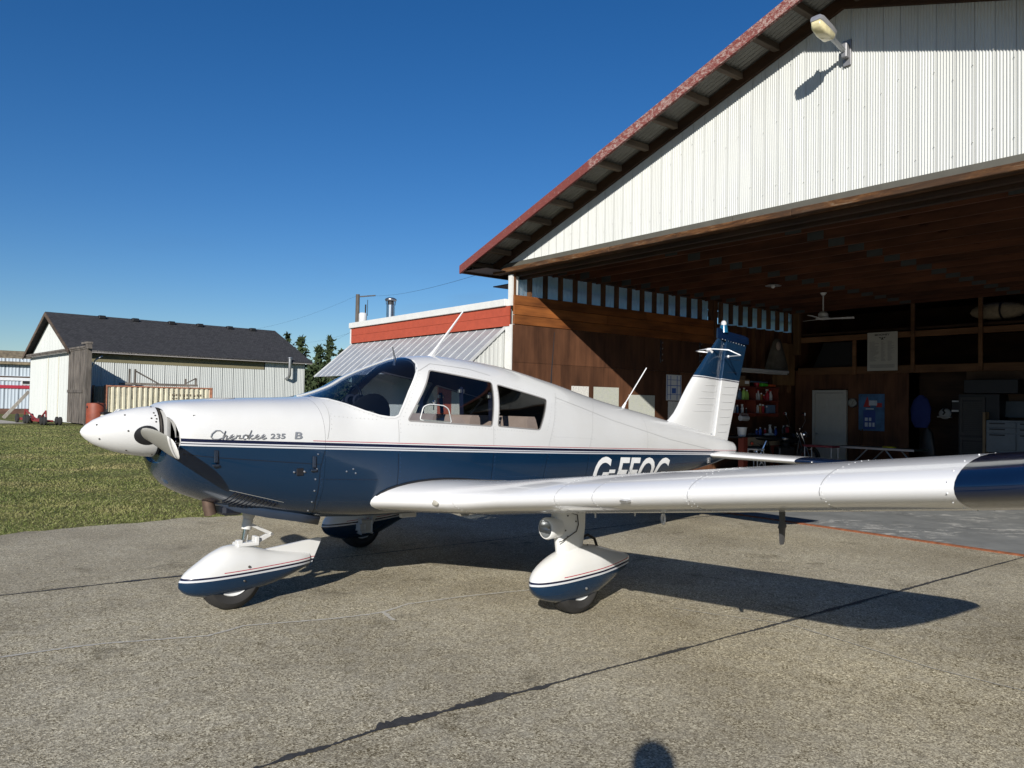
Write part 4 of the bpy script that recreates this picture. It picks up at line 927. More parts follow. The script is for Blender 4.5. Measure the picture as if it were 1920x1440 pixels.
# white corner post, left wall: outer sheets, planks, plywood, studs and clerestory
obj('corner_post',MB().box(-.14,-.03,-.03,.12,3.34,3.93),M_WPAINT,hangar); obj('corner_post',MB().box(-.20,-.01,-.04,-.012,0,2.98),M_WPAINT,hangar)
t=NT('clear_ribbed_sheet'); a=t.n('BsdfTranslucent'); a.inputs[0].default_value=(.60,.82,.95,1); d=t.n('BsdfDiffuse'); d.inputs[0].default_value=(.45,.5,.52,1); mx=t.n('MixShader'); mx.inputs[0].default_value=.15; t.l(a.outputs[0],mx.inputs[1]); t.l(d.outputs[0],mx.inputs[2]); t.l(mx.outputs[0],t.out.inputs[0]); M_CLEAR=t.m
RY=Matrix(((0,-1,0,0),(1,0,0,0),(0,0,1,0),(0,0,0,1)))   # turns x,y into y,-x for sheets that run in depth
wy=[.03+.40*i for i in range(25)]
for i,y in enumerate(wy[:-1]):
    if 15<=i<=15: continue
    obj('clear_panel',ribbed(y,y+.40,3.50,4.03,0.13,.09,.010,M=RY),M_CLEAR,hangar)
for y in wy: obj('stud',MB().box(-.115,-.004,y-.019,y+.019,3.52,4.02),M_STUD,hangar)
obj('stud',MB().box(-.115,.02,6.10,6.20,0,4.02),M_STUD,hangar)
obj('top_plate',MB().box(-.14,.0,.0,9.7,4.02,4.10),M_DKW,hangar)
obj('outer_wall',ribbed(.0,9.9,0,3.50,.165,.10,.012,M=RY),M_WSHEET,hangar)
zs=[3.545,3.36,3.165,2.985]
for r_ in range(3):
    ys=[[0,3.7,6.08],[0,2.5,6.08],[0,4.9,6.08]][r_]
    for a,b in zip(ys[:-1],ys[1:]): obj('wall_plank',MB().bbox(-.03,.012+.004*r_,a+.003,b-.003,zs[r_+1]+.004,zs[r_]-.003,.004),M_CEDAR,hangar)
for i in range(5):
    for z0,z1 in ((.02,1.045),(1.05,2.265),(2.27,2.982)):
        obj('plywood_panel',MB().box(-.03,.004,i*1.22+.003,i*1.22+1.217,z0,z1),M_PLY,hangar)
for y in (6.6,7.0,7.4,7.8,8.2,8.6,9.0,9.4): obj('stud',MB().box(-.115,-.006,y-.02,y+.02,1.9,3.5),M_STUD,hangar)
obj('inner_board',MB().box(-.15,-.118,6.2,9.6,0,3.5),M_PLY,hangar); obj('plywood_panel',MB().box(-.004,.012,8.55,9.55,2.1,3.2),wood('pale_plywood',(.12,.065,.028),(.20,.115,.05),2,.6),hangar)
# bottom chords with gusset plates
for i in range(16):
    y=.42+.60*i
    c=obj('roof_truss_chord',MB().box(-.05,HW+.05,y-.02,y+.02,3.99,4.13),M_JOIST,hangar)
    for xg in (.25,2.95,5.2,8.1): obj('gusset_plate',MB().box(xg-.13,xg+.13,y-.0245,y-.0205,4.0,4.125),plain('gusset_dull',(.05,.055,.055),.7,.1) if (i==0 and xg==.25) else bpy.data.materials['gusset_dull'],c)
    obj('truss_web',MB().bar((3.0,y,4.1),(5.2,y,5.5),.04,.09).bar((5.2,y,5.5),(6.5,y,4.1),.04,.09).bar((6.5,y,4.1),(8.1,y,5.4),.04,.09),M_JOIST,c)
obj('roof_deck',MB().add([(-.2,.3,roof_z(-.2)+.05),(XA,.3,roof_z(XA)+.05),(XA,10,roof_z(XA)+.05),(-.2,10,roof_z(-.2)+.05),(HW+.2,.3,roof_z(HW+.2)+.05),(HW+.2,10,roof_z(HW+.2)+.05)],[(0,1,2,3),(1,4,5,2)]),M_DKW,hangar)
# back wall, storage loft and right wall
BY=9.6
obj('back_wall',MB().box(-.2,HW,12.2,12.3,0,5.0),M_DKW,hangar); obj('loft_floor',MB().box(.15,HW,BY+.05,12.2,2.44,2.50),M_DKW,hangar)
obj('right_wall',MB().box(HW,HW+.15,0,12.3,0,4.2),M_PLY,hangar); obj('side_wall',MB().box(-.17,-.12,9.6,12.3,0,4.2),M_PLY,hangar); obj('loft_ceiling',MB().box(-.2,HW,9.9,12.3,4.2,4.28),M_DKW,hangar)
xx=[0.0,.55,1.46,2.35,2.95,4.2,5.4,6.6,7.8,9,10.2,11.4,12.6,13]
for i,(a,b) in enumerate(zip(xx[:-1],xx[1:])):
    if i==1: obj('back_panel',MB().box(a,b,BY,BY+.02,2.0,2.5),M_PLY,hangar); continue
    if i==4: obj('back_panel',MB().box(a,b,BY+.55,BY+.57,0,2.5),M_DKW,hangar); continue
    obj('back_panel',MB().box(a+.003,b-.003,BY,BY+.02,0,2.5),M_PLY if i<4 else plain('brown_board',(.075,.042,.022),.8),hangar)
M_BEAM=wood('loft_beam',(.10,.045,.02),(.20,.10,.045),0)
for z0,z1 in ((3.22,3.36),(2.38,2.56)):
    for a,b in ((.10,3.05),(3.06,6.0),(6.01,13)): obj('loft_beam',MB().bbox(a,b,BY-.05,BY-.005,z0,z1,.005),M_BEAM,hangar)
for x,z0 in ((1.66,2.36),(3.07,2.4),(4.52,2.4),(6.2,2.4),(8,2.4),(10,2.4)): obj('loft_post',MB().bbox(x-.045,x+.045,BY-.10,BY-.052,z0,3.22 if x<2 else 4.1,.004),M_BEAM,hangar)
obj('loft_curtain',MB().prism([(.75,3.2),(1.6,3.2),(1.6,2.57),(.45,2.57)],BY+.1,BY+.12,'y'),M_DK,hangar)
obj('corner_board',MB().box(.05,.22,BY-.2,BY-.1,2.9,4.0),wood('corner_ply',(.12,.065,.028),(.22,.125,.055),2,.6),hangar)
# slab and rusty threshold rail
mb=MB(); mb.add([tuple(hw(*q)) for q in ((-.1,.06,.006),(HW,.06,.006),(HW,12.2,.006),(-.1,12.2,.006))],[(0,1,2,3)]); struct('hangar_floor',mb,M_SLAB)
M_RUST=plain('rusty_rail',(.20,.065,.025),.8,var=.4,sc=12)
for a,b in ((.0,4.6),(4.61,9.2),(9.21,13)): obj('door_rail',MB().box(a,b,.0,.028,.0,.016).box(a,b,.045,.058,.0,.016),M_RUST,hangar)
# ================================================================ ANNEX
annex=thing('annex','low lean-to with a red board band and sloping metal awning, left of the hangar','annex',tuple(hw(-.21,0,0)),HRZ)
AX=-6.36   # left end in the annex's own axes
M_AWN=plain('awning_sheet',(.44,.455,.46),.42,.45,var=.15,sc=3); M_REDB=plain('red_band_board',(.36,.062,.030),.7,var=.10,sc=9)
obj('roof_cap',MB().bbox(AX-.06,.06,-.10,.05,3.335,3.47,.006),M_WPAINT,annex); obj('roof_slab',MB().box(AX,.0,.055,6.5,3.34,3.44),plain('pale_roof_sheet',(.66,.68,.68),.5),annex)
for z0,z1,xs in ((3.15,3.33,(AX,-4.9,-.95,.14)),(2.955,3.145,(AX,-3.9,-.01+.15))):
    for a,b in zip(xs[:-1],xs[1:]): obj('band_board',MB().box(a+.003,b-.003,-.055,-.02,z0,z1),M_REDB,annex)
obj('band_backing',MB().box(AX,.1,-.018,.0,2.93,3.33),M_DK,annex); obj('corner_trim',MB().box(AX-.06,AX-.003,-.06,0,2.94,3.33),M_WPAINT,annex)
n=21; ya,yb,za,zb_=-.03,-1.03,2.925,2.06
for i in range(n):
    a=AX+.0+(-AX-.02)*i/n; b=AX+(-AX-.02)*(i+1)/n
    mb=MB(); e=.003; nz=.004
    def aw(x,t,h): return (x,ya+(yb-ya)*t-h*.65,za+(zb_-za)*t+h*.76)
    mb.add([aw(a+e,0,0),aw(b-e,0,0),aw(b-e,1,0),aw(a+e,1,0),aw(a+e,0,nz),aw(b-e,0,nz),aw(b-e,1,nz),aw(a+e,1,nz)],[(0,1,2,3),(7,6,5,4),(0,4,5,1),(1,5,6,2),(2,6,7,3),(3,7,4,0)])
    p=obj('awning_panel',mb,M_AWN,annex); mb=MB(); mb.bar(aw(a+.008,0,.008),aw(a+.008,1,.008),.010,.010); obj('awning_rib',mb,plain('rib_white',(.55,.56,.56),.45,.2) if i==0 else bpy.data.materials['rib_white'],p)
obj('awning_edge',MB().bar((AX,ya,za+.0),(AX,yb,zb_),.03,.04),bpy.data.materials['rib_white'],annex)
obj('awning_edge',MB().bar((-.012,ya,za+.01),(-.012,yb,zb_+.01),.03,.05),bpy.data.materials['rib_white'],annex)
for x in (AX+.3,-4.2,-2.1,-.2): obj('awning_strut',MB().bar((x,-.02,1.9),(x,yb+.1,zb_+.03),.04,.04),M_WPAINT,annex)
x=AX
while x<-.02: b=min(x+.6,0); obj('wall_panel',ribbed(x+.002,b-.002,2.18 if x>-1.6 else 0.0,2.93,.0,.05,.007),M_WSHEET,annex); x+=.6
obj('awning_end_panel',MB().prism([(-.03,2.88),(-1.0,2.06),(-.03,2.06)],-.045,-.03,'x'),M_WSHEET,annex)
for i in range(9): y=-.10-.10*i; obj('end_rib',MB().box(-.029,-.018,y-.016,y+.016,2.06,2.86+(y+.03)*.845),M_WSHEET,annex)
obj('side_wall',MB().box(AX-.02,AX,0,6.5,0,3.34),M_WPAINT,annex); obj('rear_wall',MB().box(AX,0,6.5,6.55,0,3.34),M_WPAINT,annex); obj('inner_wall',MB().box(-.10,-.02,.17,6.5,0,3.34),M_DKW,annex); obj('inner_partition',MB().box(-1.8,-.1,2.4,2.45,0,3.3),M_DKW,annex)
obj('door',MB().bbox(-2.3,-1.75,-.05,-.012,.05,2.05,.006),plain('coral_door',(.42,.11,.07),.6),annex); obj('door_jamb',MB().box(-1.74,-1.46,-.06,-.012,0,2.1),M_WPAINT,annex)
obj('window_mullion',MB().box(-3.4,-3.3,-.05,-.012,.9,2.0),M_WPAINT,annex)
ch=thing('flue_pipe','shiny metal flue pipe with a rain cap standing on the annex roof','flue',tuple(hw(-5.74,.6,3.44)),HRZ)
FS=Matrix.Diagonal((.85,.85,.95,1))
obj('flue_body',MB().lathe([(.16,0),(.155,.06),(.128,.075),(.128,.50),(.118,.51)],28,M=FS),plain('flue_steel',(.60,.60,.60),.22,1.0),ch,40); obj('flue_collar',MB().lathe([(.10,.5),(.10,.62)],20,M=FS),M_DK,ch)
obj('rain_cap',MB().lathe([(.0001,.70),(.10,.695),(.165,.665),(.175,.64),(.16,.615),(.09,.60),(.0001,.60)],28,M=FS),M_STEEL,ch,50)
for a in range(4): obj('cap_strap',MB().bar((.12*math.cos(a*1.57),.12*math.sin(a*1.57),.48),(.14*math.cos(a*1.57),.14*math.sin(a*1.57),.64),.02,.005),M_STEEL,ch)
# ================================================================ WALL LAMP
lp=thing('wall_lamp','grey flood lamp on an arm bolted to the white gable','lamp',tuple(hw(6.55,-.012,5.87)),HRZ)
obj('bracket',MB().bbox(-.05,.05,-.02,.0,-.16,.16,.004).bbox(-.035,.035,-.10,-.021,-.08,.10,.01),plain('lamp_bracket',(.26,.26,.27),.5,.5),lp)
obj('lamp_arm',MB().tube([(0,-.06,0),(.0,-.40,.08)],.028,12),M_GALV,lp,50)
M=Matrix.Translation((0,-.36,.085))@Matrix.Rotation(R(-14),4,'X')@Matrix.Diagonal((.66,.92,.66,1))
def lring(y,w_,h,zc): return [tuple(M@Vector((w_*math.copysign(abs(math.cos(t*math.pi/8))**.5,math.cos(t*math.pi/8)),y,zc+h*math.copysign(abs(math.sin(t*math.pi/8))**.5,math.sin(t*math.pi/8))))) for t in range(16)]
obj('lamp_housing',MB().loft([lring(0,.06,.05,.0),lring(-.05,.12,.06,.02),lring(-.16,.125,.065,.03),lring(-.38,.125,.065,.03),lring(-.43,.10,.05,.03)]),plain('lamp_cast',(.40,.40,.41),.42,.6),lp,40)
obj('lamp_lens',MB().loft([lring(-.045,.09,.03,-.045),lring(-.07,.112,.07,-.06),lring(-.25,.112,.095,-.075),lring(-.38,.105,.08,-.065),lring(-.42,.08,.04,-.045)]),plain('yellowed_lens',(.62,.55,.32),.18,0,.6,var=.2,sc=14),lp,50)
obj('photo_cell',MB().lathe([(.03,0),(.03,.05),(.022,.06),(.0001,.062)],12,M=M@Matrix.Translation((0,-.13,.09))),M_GALV,lp,40)
def at(px,py,Y):
    r=_F+_R*((px-960)/1450)-_U*((py-720)/1450); return Vector((0,0,1.46))+r*(Y/r.y)
# ================================================================ FAR SHED
SA=133.0; SRZ=R(SA-180); SHO=(-24.755,43.64,0)
SM=Matrix.Translation(SHO)@Matrix.Rotation(SRZ,4,'Z')     # x right along the front, y along the long side, z up
def sw(x,y,z=0): return tuple(SM@Vector((x,y,z)))
shed=thing('storage_shed','long pale metal shed with a black shingle roof across the grass','shed',SHO,SRZ)
M_SHED=sheet_mat('shed_sheet',(.50,.52,.50)); M_SHEDF=sheet_mat('shed_front_sheet',(.52,.54,.52)); M_EAVE_SHADE=plain('olive_eave_shade',(.17,.15,.085),.8)
t=NT('black_shingles'); co=t.co(); br=t.n('TexBrick'); br.inputs['Scale'].default_value=3.2; br.inputs['Color1'].default_value=(.020,.020,.022,1); br.inputs['Color2'].default_value=(.045,.045,.048,1); br.inputs['Mortar'].default_value=(.008,.008,.009,1); br.inputs['Mortar Size'].default_value=.03; br.inputs['Row Height'].default_value=.42; t.l(t.co((1,1,1),'Object'),br.inputs[0])
nn=t.noise(co,1.1,4); sp_=t.n('SeparateXYZ'); tc=t.n('TexCoord'); t.l(tc.outputs['Object'],sp_.inputs[0]); cb=t.n('CombineXYZ'); t.l(sp_.outputs[1],cb.inputs[0]); t.l(sp_.outputs[0],cb.inputs[1]); t.l(cb.outputs[0],br.inputs[0])
M_SHIN=t.bsdf(t.mix(t.math('MULTIPLY',nn,.5),br.outputs[0],(.05,.05,.052)),.85,spec=.3)
M_OLDW=wood('weathered_board',(.06,.052,.045),(.16,.14,.12),2)
SWD=-10.8; SLN=14.2; MX=SWD/2; EV=4.05; RG=6.58
sl=(RG-EV)/(-MX+.4)
def szr(x): return RG-sl*abs(x-MX)
x=SWD
while x<-.01: b=min(x+.72,0); obj('front_panel',ribbed(x+.01,b-.01,0,lambda q:szr(q)-.12,0,.12,.012,step=3),M_SHEDF,shed); x+=.72
y=0
while y<SLN: b=min(y+.71,SLN); obj('side_panel',ribbed(y+.01,b-.01,0,4.0 if y>10.9 else 3.5,0.0,.12,.012,M=RY,step=3),M_SHED,shed); y+=.71
obj('eave_board',MB().box(-.04,.01,.02,11.3,3.5,4.05),M_EAVE_SHADE,shed); obj('gutter_board',MB().box(.36,.42,-.35,SLN+.4,4.0,4.12),plain('eave_grey',(.30,.28,.26),.7),shed)  # olive strip has the shade under the eave put into its colour
obj('rear_wall',MB().prism([(SWD,0),(0,0),(0,3.95),(MX,RG-.15),(SWD,3.95)],SLN,SLN+.05,'y'),M_SHED,shed)
obj('far_wall',MB().box(SWD-.05,SWD,0,SLN,0,4.0),M_SHED,shed)
for a,b in ((.42,MX),(SWD-.42,MX)):
    za=szr(.42); obj('roof',MB().add([(a,-.38,za),(b,-.38,RG),(b,SLN+.42,RG),(a,SLN+.42,za),(a,-.38,za+.09),(b,-.38,RG+.09),(b,SLN+.42,RG+.09),(a,SLN+.42,za+.09)],[(0,3,2,1),(4,5,6,7),(0,1,5,4),(1,2,6,5),(2,3,7,6),(3,0,4,7)]),M_SHIN,shed)
for a,b in ((.44,MX),(SWD-.44,MX)): obj('barge_board',MB().bar((a,-.40,szr(.42)-.06),(b,-.40,RG-.06),.04,.22),wood('barge_brown',(.05,.035,.025),(.12,.085,.06),0),shed)
for px in (2.7,4.7,7.0,8.9,11.0,12.7): o=obj('roof_vent',MB().bbox(MX+.15,MX+.55,px-.2,px+.2,RG-.12,RG+.10,.03),M_DK,shed)
obj('door_rail',MB().box(SWD-1.1,4.1,-.30,-.14,4.02,4.12).box(SWD-.8,3.4,-.34,-.30,4.1,4.2),M_OLDW,shed)
for i in range(18):
    x=.02+.19*i; obj('door_board',MB().box(x+.004,x+.186,-.28+.012*(i%2),-.24+.012*(i%2),.05,4.0),M_OLDW,shed)
obj('door_brace',MB().box(.05,3.1,-.32,-.285,1.70,1.86),M_OLDW,shed); obj('rail_post',MB().box(3.45,3.72,-.30,-.05,0,4.38),M_OLDW,shed); obj('rail_post',MB().box(1.8,1.95,-.2,-.05,0,4.1),M_OLDW,shed); obj('rail_cap',MB().box(2.7,3.75,-.32,-.02,4.30,4.40),M_OLDW,shed)
obj('rust_edge',MB().box(-.05,.02,-.20,-.18,.2,4.0),M_RUST,shed)
for x in (-5.9,-3.3): obj('door_edge',MB().box(x-.05,x+.05,-.03,-.012,.0,3.9),plain('door_edge_cream',(.62,.60,.48),.6) if x<-5 else bpy.data.materials['door_edge_cream'],shed)
sp2=obj('stove_pipe',MB().tube([(.0,12.9,2.95),(.35,12.9,3.05),(.48,12.9,3.25),(.48,12.9,4.3)],.10,12),M_GALV,shed,50); obj('pipe_cap',MB().lathe([(.0001,.1),(.17,.04),(.17,0)],14,M=Matrix.Translation((.48,12.9,4.32))),M_GALV,sp2)
# ---- container with a trailer frame on top, tank, pump, trolley
ct=thing('shipping_container','cream rusty shipping container standing beside the pale shed','container',sw(.56,3.75),SRZ)
M_CREAM=plain('container_cream',(.60,.56,.42),.6,var=.15,sc=2); M_RUSTC=plain('container_rust',(.33,.14,.08),.85,var=.5,sc=5)
L=5.75
for i in range(19):
    y=-2.7+i*.285; obj('side_rib',MB().prism([(2.40,y),(2.40,y+.10),(2.44,y+.13),(2.44,y+.24),(2.40,y+.27)],.10,2.06,'z'),M_CREAM,ct)
obj('side_sheet',MB().box(.05,2.40,-2.85,2.85,.1,2.08),M_CREAM,ct)
for y in (-2.87,2.87): obj('corner_post',MB().box(2.36,2.46,y-.07,y+.07,0,2.15),M_RUSTC,ct); obj('corner_post',MB().box(.02,.10,y-.07,y+.07,0,2.15),M_RUSTC,ct)
obj('top_rail',MB().box(2.38,2.455,-2.8,2.8,2.07,2.14),M_RUSTC,ct); obj('base_rail',MB().box(2.38,2.455,-2.8,2.8,.02,.12),M_RUSTC,ct)
for i in range(4): obj('door_bar',MB().tube([(.5+.45*i,-2.93,.1),(.5+.45*i,-2.93,2.05)],.03,8),M_CREAM,ct)
for i in range(9): mb=MB(); mb.box(2.442,2.446,.62+.2*i,.72+.2*i,1.62,1.74).box(2.442,2.446,.62+.2*i,.72+.2*i,1.44,1.52) if i%3!=2 else mb.box(2.442,2.446,.62+.2*i,.70+.2*i,1.62,1.74); obj('stencil_mark',mb,plain('stencil_brown',(.16,.13,.09),.7) if i==0 else bpy.data.materials['stencil_brown'],ct)
fr=thing('trailer_frame','dark steel trailer frame lying on top of the cream container','trailer frame',sw(.56+1.2,3.75,2.15),SRZ)
obj('frame_rail',MB().bar((.6,-1.7,.12),(.6,2.3,.12),.12,.12).bar((-.6,-1.7,.12),(-.6,2.3,.12),.12,.12),M_OLDW,fr)
for a,b in ((-1.5,.95),(-1.2,.95),(1.6,.5),(2.2,.55)): obj('frame_upright',MB().bar((.6,a,.1),(.6,a,b),.09,.09),M_OLDW,fr)
obj('frame_stay',MB().bar((.6,-1.2,.85),(.6,.1,.15),.07,.07).bar((.6,2.2,.55),(.6,1.5,.15),.06,.06),M_OLDW,fr)
pl_=thing('thin_mast','thin bent metal pole rising beside the left end of the container','pole',sw(2.2,.35),SRZ)
obj('mast',MB().tube([(0,0,0),(0,0,3.1),(.05,.15,3.5),(.1,.5,3.75)],.035,8),M_GALV,pl_)
tk=thing('rust_red_tank','rust-red steel tank beside the weathered shed door','tank',(lambda q:(q.x,q.y,-.03))(at(179,800,39.6)),SRZ)
obj('tank_shell',MB().lathe([(.0001,0),(.44,0),(.45,.05),(.45,1.14),(.42,1.20),(.0001,1.22)],28),plain('tank_red',(.20,.042,.018),.6,var=.25,sc=3),tk,40); obj('tank_hole',MB().ball((.10,-.44,1.0),.075,12,sc=(1,.3,1)),M_DK,tk); obj('tank_pipe',MB().tube([(.3,-.1,1.18),(.5,-.1,1.25),(.9,-.1,1.25)],.03,8),M_DK,tk)
pm=thing('fuel_pump','white fuel pump with a dark top beside the rust-red tank','fuel pump',(lambda q:(q.x,q.y,-.03))(at(198,800,39.3)),SRZ)
obj('pump_body',MB().bbox(-.22,.22,-.2,.2,0,.62,.03),plain('pump_white',(.62,.6,.5),.5),pm); obj('pump_head',MB().bbox(-.25,.25,-.22,.22,.63,.76,.03).tube([(-.12,0,.76),(-.09,0,.88),(.09,0,.88),(.15,0,.76)],.04,8),M_DK,pm); obj('pump_dial',MB().lathe([(.0001,0),(.12,0),(.12,.02)],12,M=Matrix.Translation((0,-.21,.42))@Matrix.Rotation(R(90),4,'X')),M_DK,pm)
tr=thing('red_trolley','low red wheeled tow trolley in front of the shed door','trolley',(-25.9,42.2,-.03),SRZ+R(4))
M_TR=plain('trolley_red',(.20,.022,.022),.5,var=.2); obj('trolley_deck',MB().bbox(-2.2,-.9,-.3,.3,.16,.30,.02).bbox(.4,1.9,-.3,.3,.14,.24,.02).bar((-1.0,0,.22),(.6,0,.20),.10,.10),M_TR,tr); obj('trolley_bar',MB().tube([(-2.1,0,.3),(-2.0,0,.75),(-1.2,0,.55),(.0,0,.25),(.6,0,.25),(1.6,0,.72),(1.7,0,.3)],.045,8),M_TR,tr)
for x,r_ in ((-2.1,.26),(-.7,.24),(-.15,.24),(2.2,.22),(2.75,.22)):
    for y in (-.36,.36): obj('trolley_wheel',MB().lathe([(.0001,-.06),(r_*.8,-.06),(r_,-.04),(r_,.04),(r_*.8,.06),(.0001,.06)],18,M=Matrix.Translation((x,y,r_))@Matrix.Rotation(R(90),4,'X')),M_RUB,tr,40)
# ---- far left building, prop board, gravel track
fb=thing('blue_grey_building','blue-grey ribbed metal building with a red stripe and mossy roof at far left','building',(-40.9,64.2,-.03),R(33.5))
MB_=sheet_mat('blue_sheet',(.43,.49,.54)); M_MOSS=wood('mossy_roof',(.13,.10,.06),(.26,.21,.13),1,.6)
x=-24
while x<12: obj('wall_panel',ribbed(x+.02,x+.98,.45,2.75,0,.25,.02,step=3),MB_,fb); obj('wall_panel',ribbed(x+.02,x+.98,3.15,4.6,.0,.25,.02,step=3),MB_,fb); x+=1
obj('stripe_board',MB().box(-24,12,-.08,-.03,2.12,2.38),plain('stripe_red',(.34,.02,.04),.5),fb); obj('upper_trim',MB().box(-24,12,-.08,.0,2.76,3.14),plain('upper_white',(.60,.62,.64),.5),fb); obj('brown_band',MB().box(-24,12,-.10,-.02,3.02,3.12),M_DKW,fb); obj('sill_board',MB().box(-24,12,-.06,0,.0,.44),wood('sill_brown',(.06,.03,.02),(.13,.07,.05),0),fb)
obj('roof',MB().add([(-24,-.4,4.1),(12.3,-.4,4.1),(12.3,4.5,5.3),(-24,4.5,5.3),(-24,-.4,4.25),(12.3,-.4,4.25),(12.3,4.5,5.45),(-24,4.5,5.45)],[(0,3,2,1),(4,5,6,7),(0,1,5,4),(1,2,6,5),(2,3,7,6),(3,0,4,7)]),M_MOSS,fb)
for x in (.15,1.15): w_=obj('window',MB().box(x,x+.75,-.06,-.02,2.45,2.95),M_WPAINT,fb); obj('pane',MB().box(x+.07,x+.68,-.075,-.062,2.51,2.89),M_DK,w_)
obj('body',MB().box(-24,12,.05,9,0,4.5),MB_,fb)
pb=thing('prop_board','long grey board leaning against the far left corner of the shed','board',tuple(at(6,784,50.5)),0); q=at(54,734,52)-at(6,784,50.5); obj('plank',MB().bar((0,0,0),tuple(q),.06,.20,up=(.5,.85,0)),plain('pale_plank',(.34,.31,.27),.8,var=.2),pb)
mb=MB(); mb.add([(-70,52,-.018),(-50,44,-.018),(-36,46.5,-.018),(-27.5,41.2,-.018),(-26.3,42.2,-.018),(-33,49.2,-.018),(-40,58,-.018),(-70,78,-.018)],[tuple(range(8))]); struct('gravel_track',mb,plain('gravel',(.30,.28,.25),.95,var=.25,sc=18,bump=.6))
# ---- conifers behind
M_BARK=plain('conifer_bark',(.07,.05,.035),.9,var=.3,bump=.5)
t=NT('conifer_needles'); co=t.co(); n1=t.noise(co,1.2,4); c=t.ramp(n1,[(.3,(.018,.032,.014)),(.7,(.055,.075,.030))]); M_NEED=t.bsdf(c,.8,spec=.2)
def conifer(px,top,Y,wid,seed,label,gap=.0):
    rs=np.random.default_rng(seed); X=(px-960)/1450*Y; hor=759+(px-960)*.0177; H=1.46+(hor-top)/1450*Y
    tr_=thing('conifer_tree',label,'tree',(X,Y,-.05),seed,group='conifers behind the shed')
    obj('trunk',MB().tube([(0,0,0),(.05,0,H*.5),(0,.05,H*.985)],[H*.022,H*.013,.02],8),M_BARK,tr_,60)
    V=[];Fc=[]
    z=H*.10
    while z<H*.99:
        f=1-z/H; rad=wid*1.15*(f**.75)*(.55+.75*rs.random())+.10; nb=int(3+3.5*f)
        for k in range(nb):
            if rs.random()<gap: continue
            a=rs.random()*6.283; rl=rad*(.65+.5*rs.random()); droop=-.12-.30*rs.random(); m=int(7+rl*9)
            for q in range(m):
                u=(q+rs.random())/m; r_=rl*u; p=np.array([math.cos(a)*r_,math.sin(a)*r_,z+droop*r_*(u)+.10*rl*u*u]); sz=(.12+.15*(1-u))*(.7+.6*rs.random())*min(1,.5+H/14)
                off=rs.normal(0,.10+.06*rl*(1-u),3)*np.array([1,1,.6]); d=rs.normal(0,1,3); d/=np.linalg.norm(d); e=np.cross(d,rs.normal(0,1,3)); e/=np.linalg.norm(e); p=p+off; b=len(V)
                V.extend([tuple(p+d*sz*1.6),tuple(p+e*sz*.55),tuple(p-d*sz*1.6),tuple(p-e*sz*.55)]); Fc.append((b,b+1,b+2,b+3))
        z+=H*.030*(1+.7*rs.random())
    mb=MB(); mb.v=V; mb.f=Fc; mb.m=[0]*len(Fc); me=mb.mesh('crown',M_NEED,fixn=False); o=link('crown',me,tr_)
for a in ((536,618,74,1.6,11,'thin conifer whose tip shows just above the right roof end of the shed',.25),(562,632,78,2.0,12,'sparse conifer second from the shed roof end',.22),(596,648,70,2.6,13,'broad dark conifer beside the right wall of the shed',.05),(617,629,82,2.2,14,'tallest dark conifer left of the metal awning',.05),(640,655,80,2.0,15,'dark conifer half hidden behind the metal awning',.05),(580,672,90,3.0,16,'low dark conifer deep behind the others',.05)): conifer(*a)
# ---- utility pole, wires
PP=at(671,552,48); up_=thing('utility_pole','grey wooden utility pole with a transformer can behind the annex roof','utility pole',(PP.x,PP.y,-.03))
hh=PP.z+.03; obj('pole_shaft',MB().tube([(0,0,0),(0,0,hh)],[.17,.12],10),M_OLDW,up_,60)
tcz=at(676,600,48).z; obj('transformer_can',MB().lathe([(.0001,-.45),(.24,-.45),(.25,-.35),(.25,.38),(.20,.46),(.0001,.48)],18,M=Matrix.Translation((.36,-.1,tcz))),plain('can_grey',(.50,.51,.52),.5),up_,40)
obj('insulator_arm',MB().bar((0,0,hh-.15),(1.1,0,hh-.05),.07,.07).tube([(.5,0,tcz+.4),(.5,0,tcz+1.0)],.05,6).tube([(.62,0,tcz+.3),(.62,0,tcz+1.3)],.02,6),M_DK,up_)
def wire(a,b,label,sag=.3):
    P=[a.lerp(b,i/16)-Vector((0,0,sag*4*(i/16)*(1-i/16))) for i in range(17)]; m_=P[8].copy(); mb=MB().tube([p-m_ for p in P],.0042,5); o=obj('power_line',mb,M_DK,loc=m_); tag(o,label,'power line','overhead wires')
tp=Vector((PP.x,PP.y,PP.z-.05)); wire(tp,at(440,622,60),'thin overhead wire sloping down left from the pole top',.4); wire(tp+Vector((.6,0,0)),hw(-.5,.5,4.3),'thin overhead wire running right from the pole to the hangar eave',.25)
wire(at(662,622,44),at(560,642,75),'lower thin wire dropping left behind the annex corner',.2); wire(at(662,620,44),at(600,648,58),'short wire crossing in front of the conifers',.1)
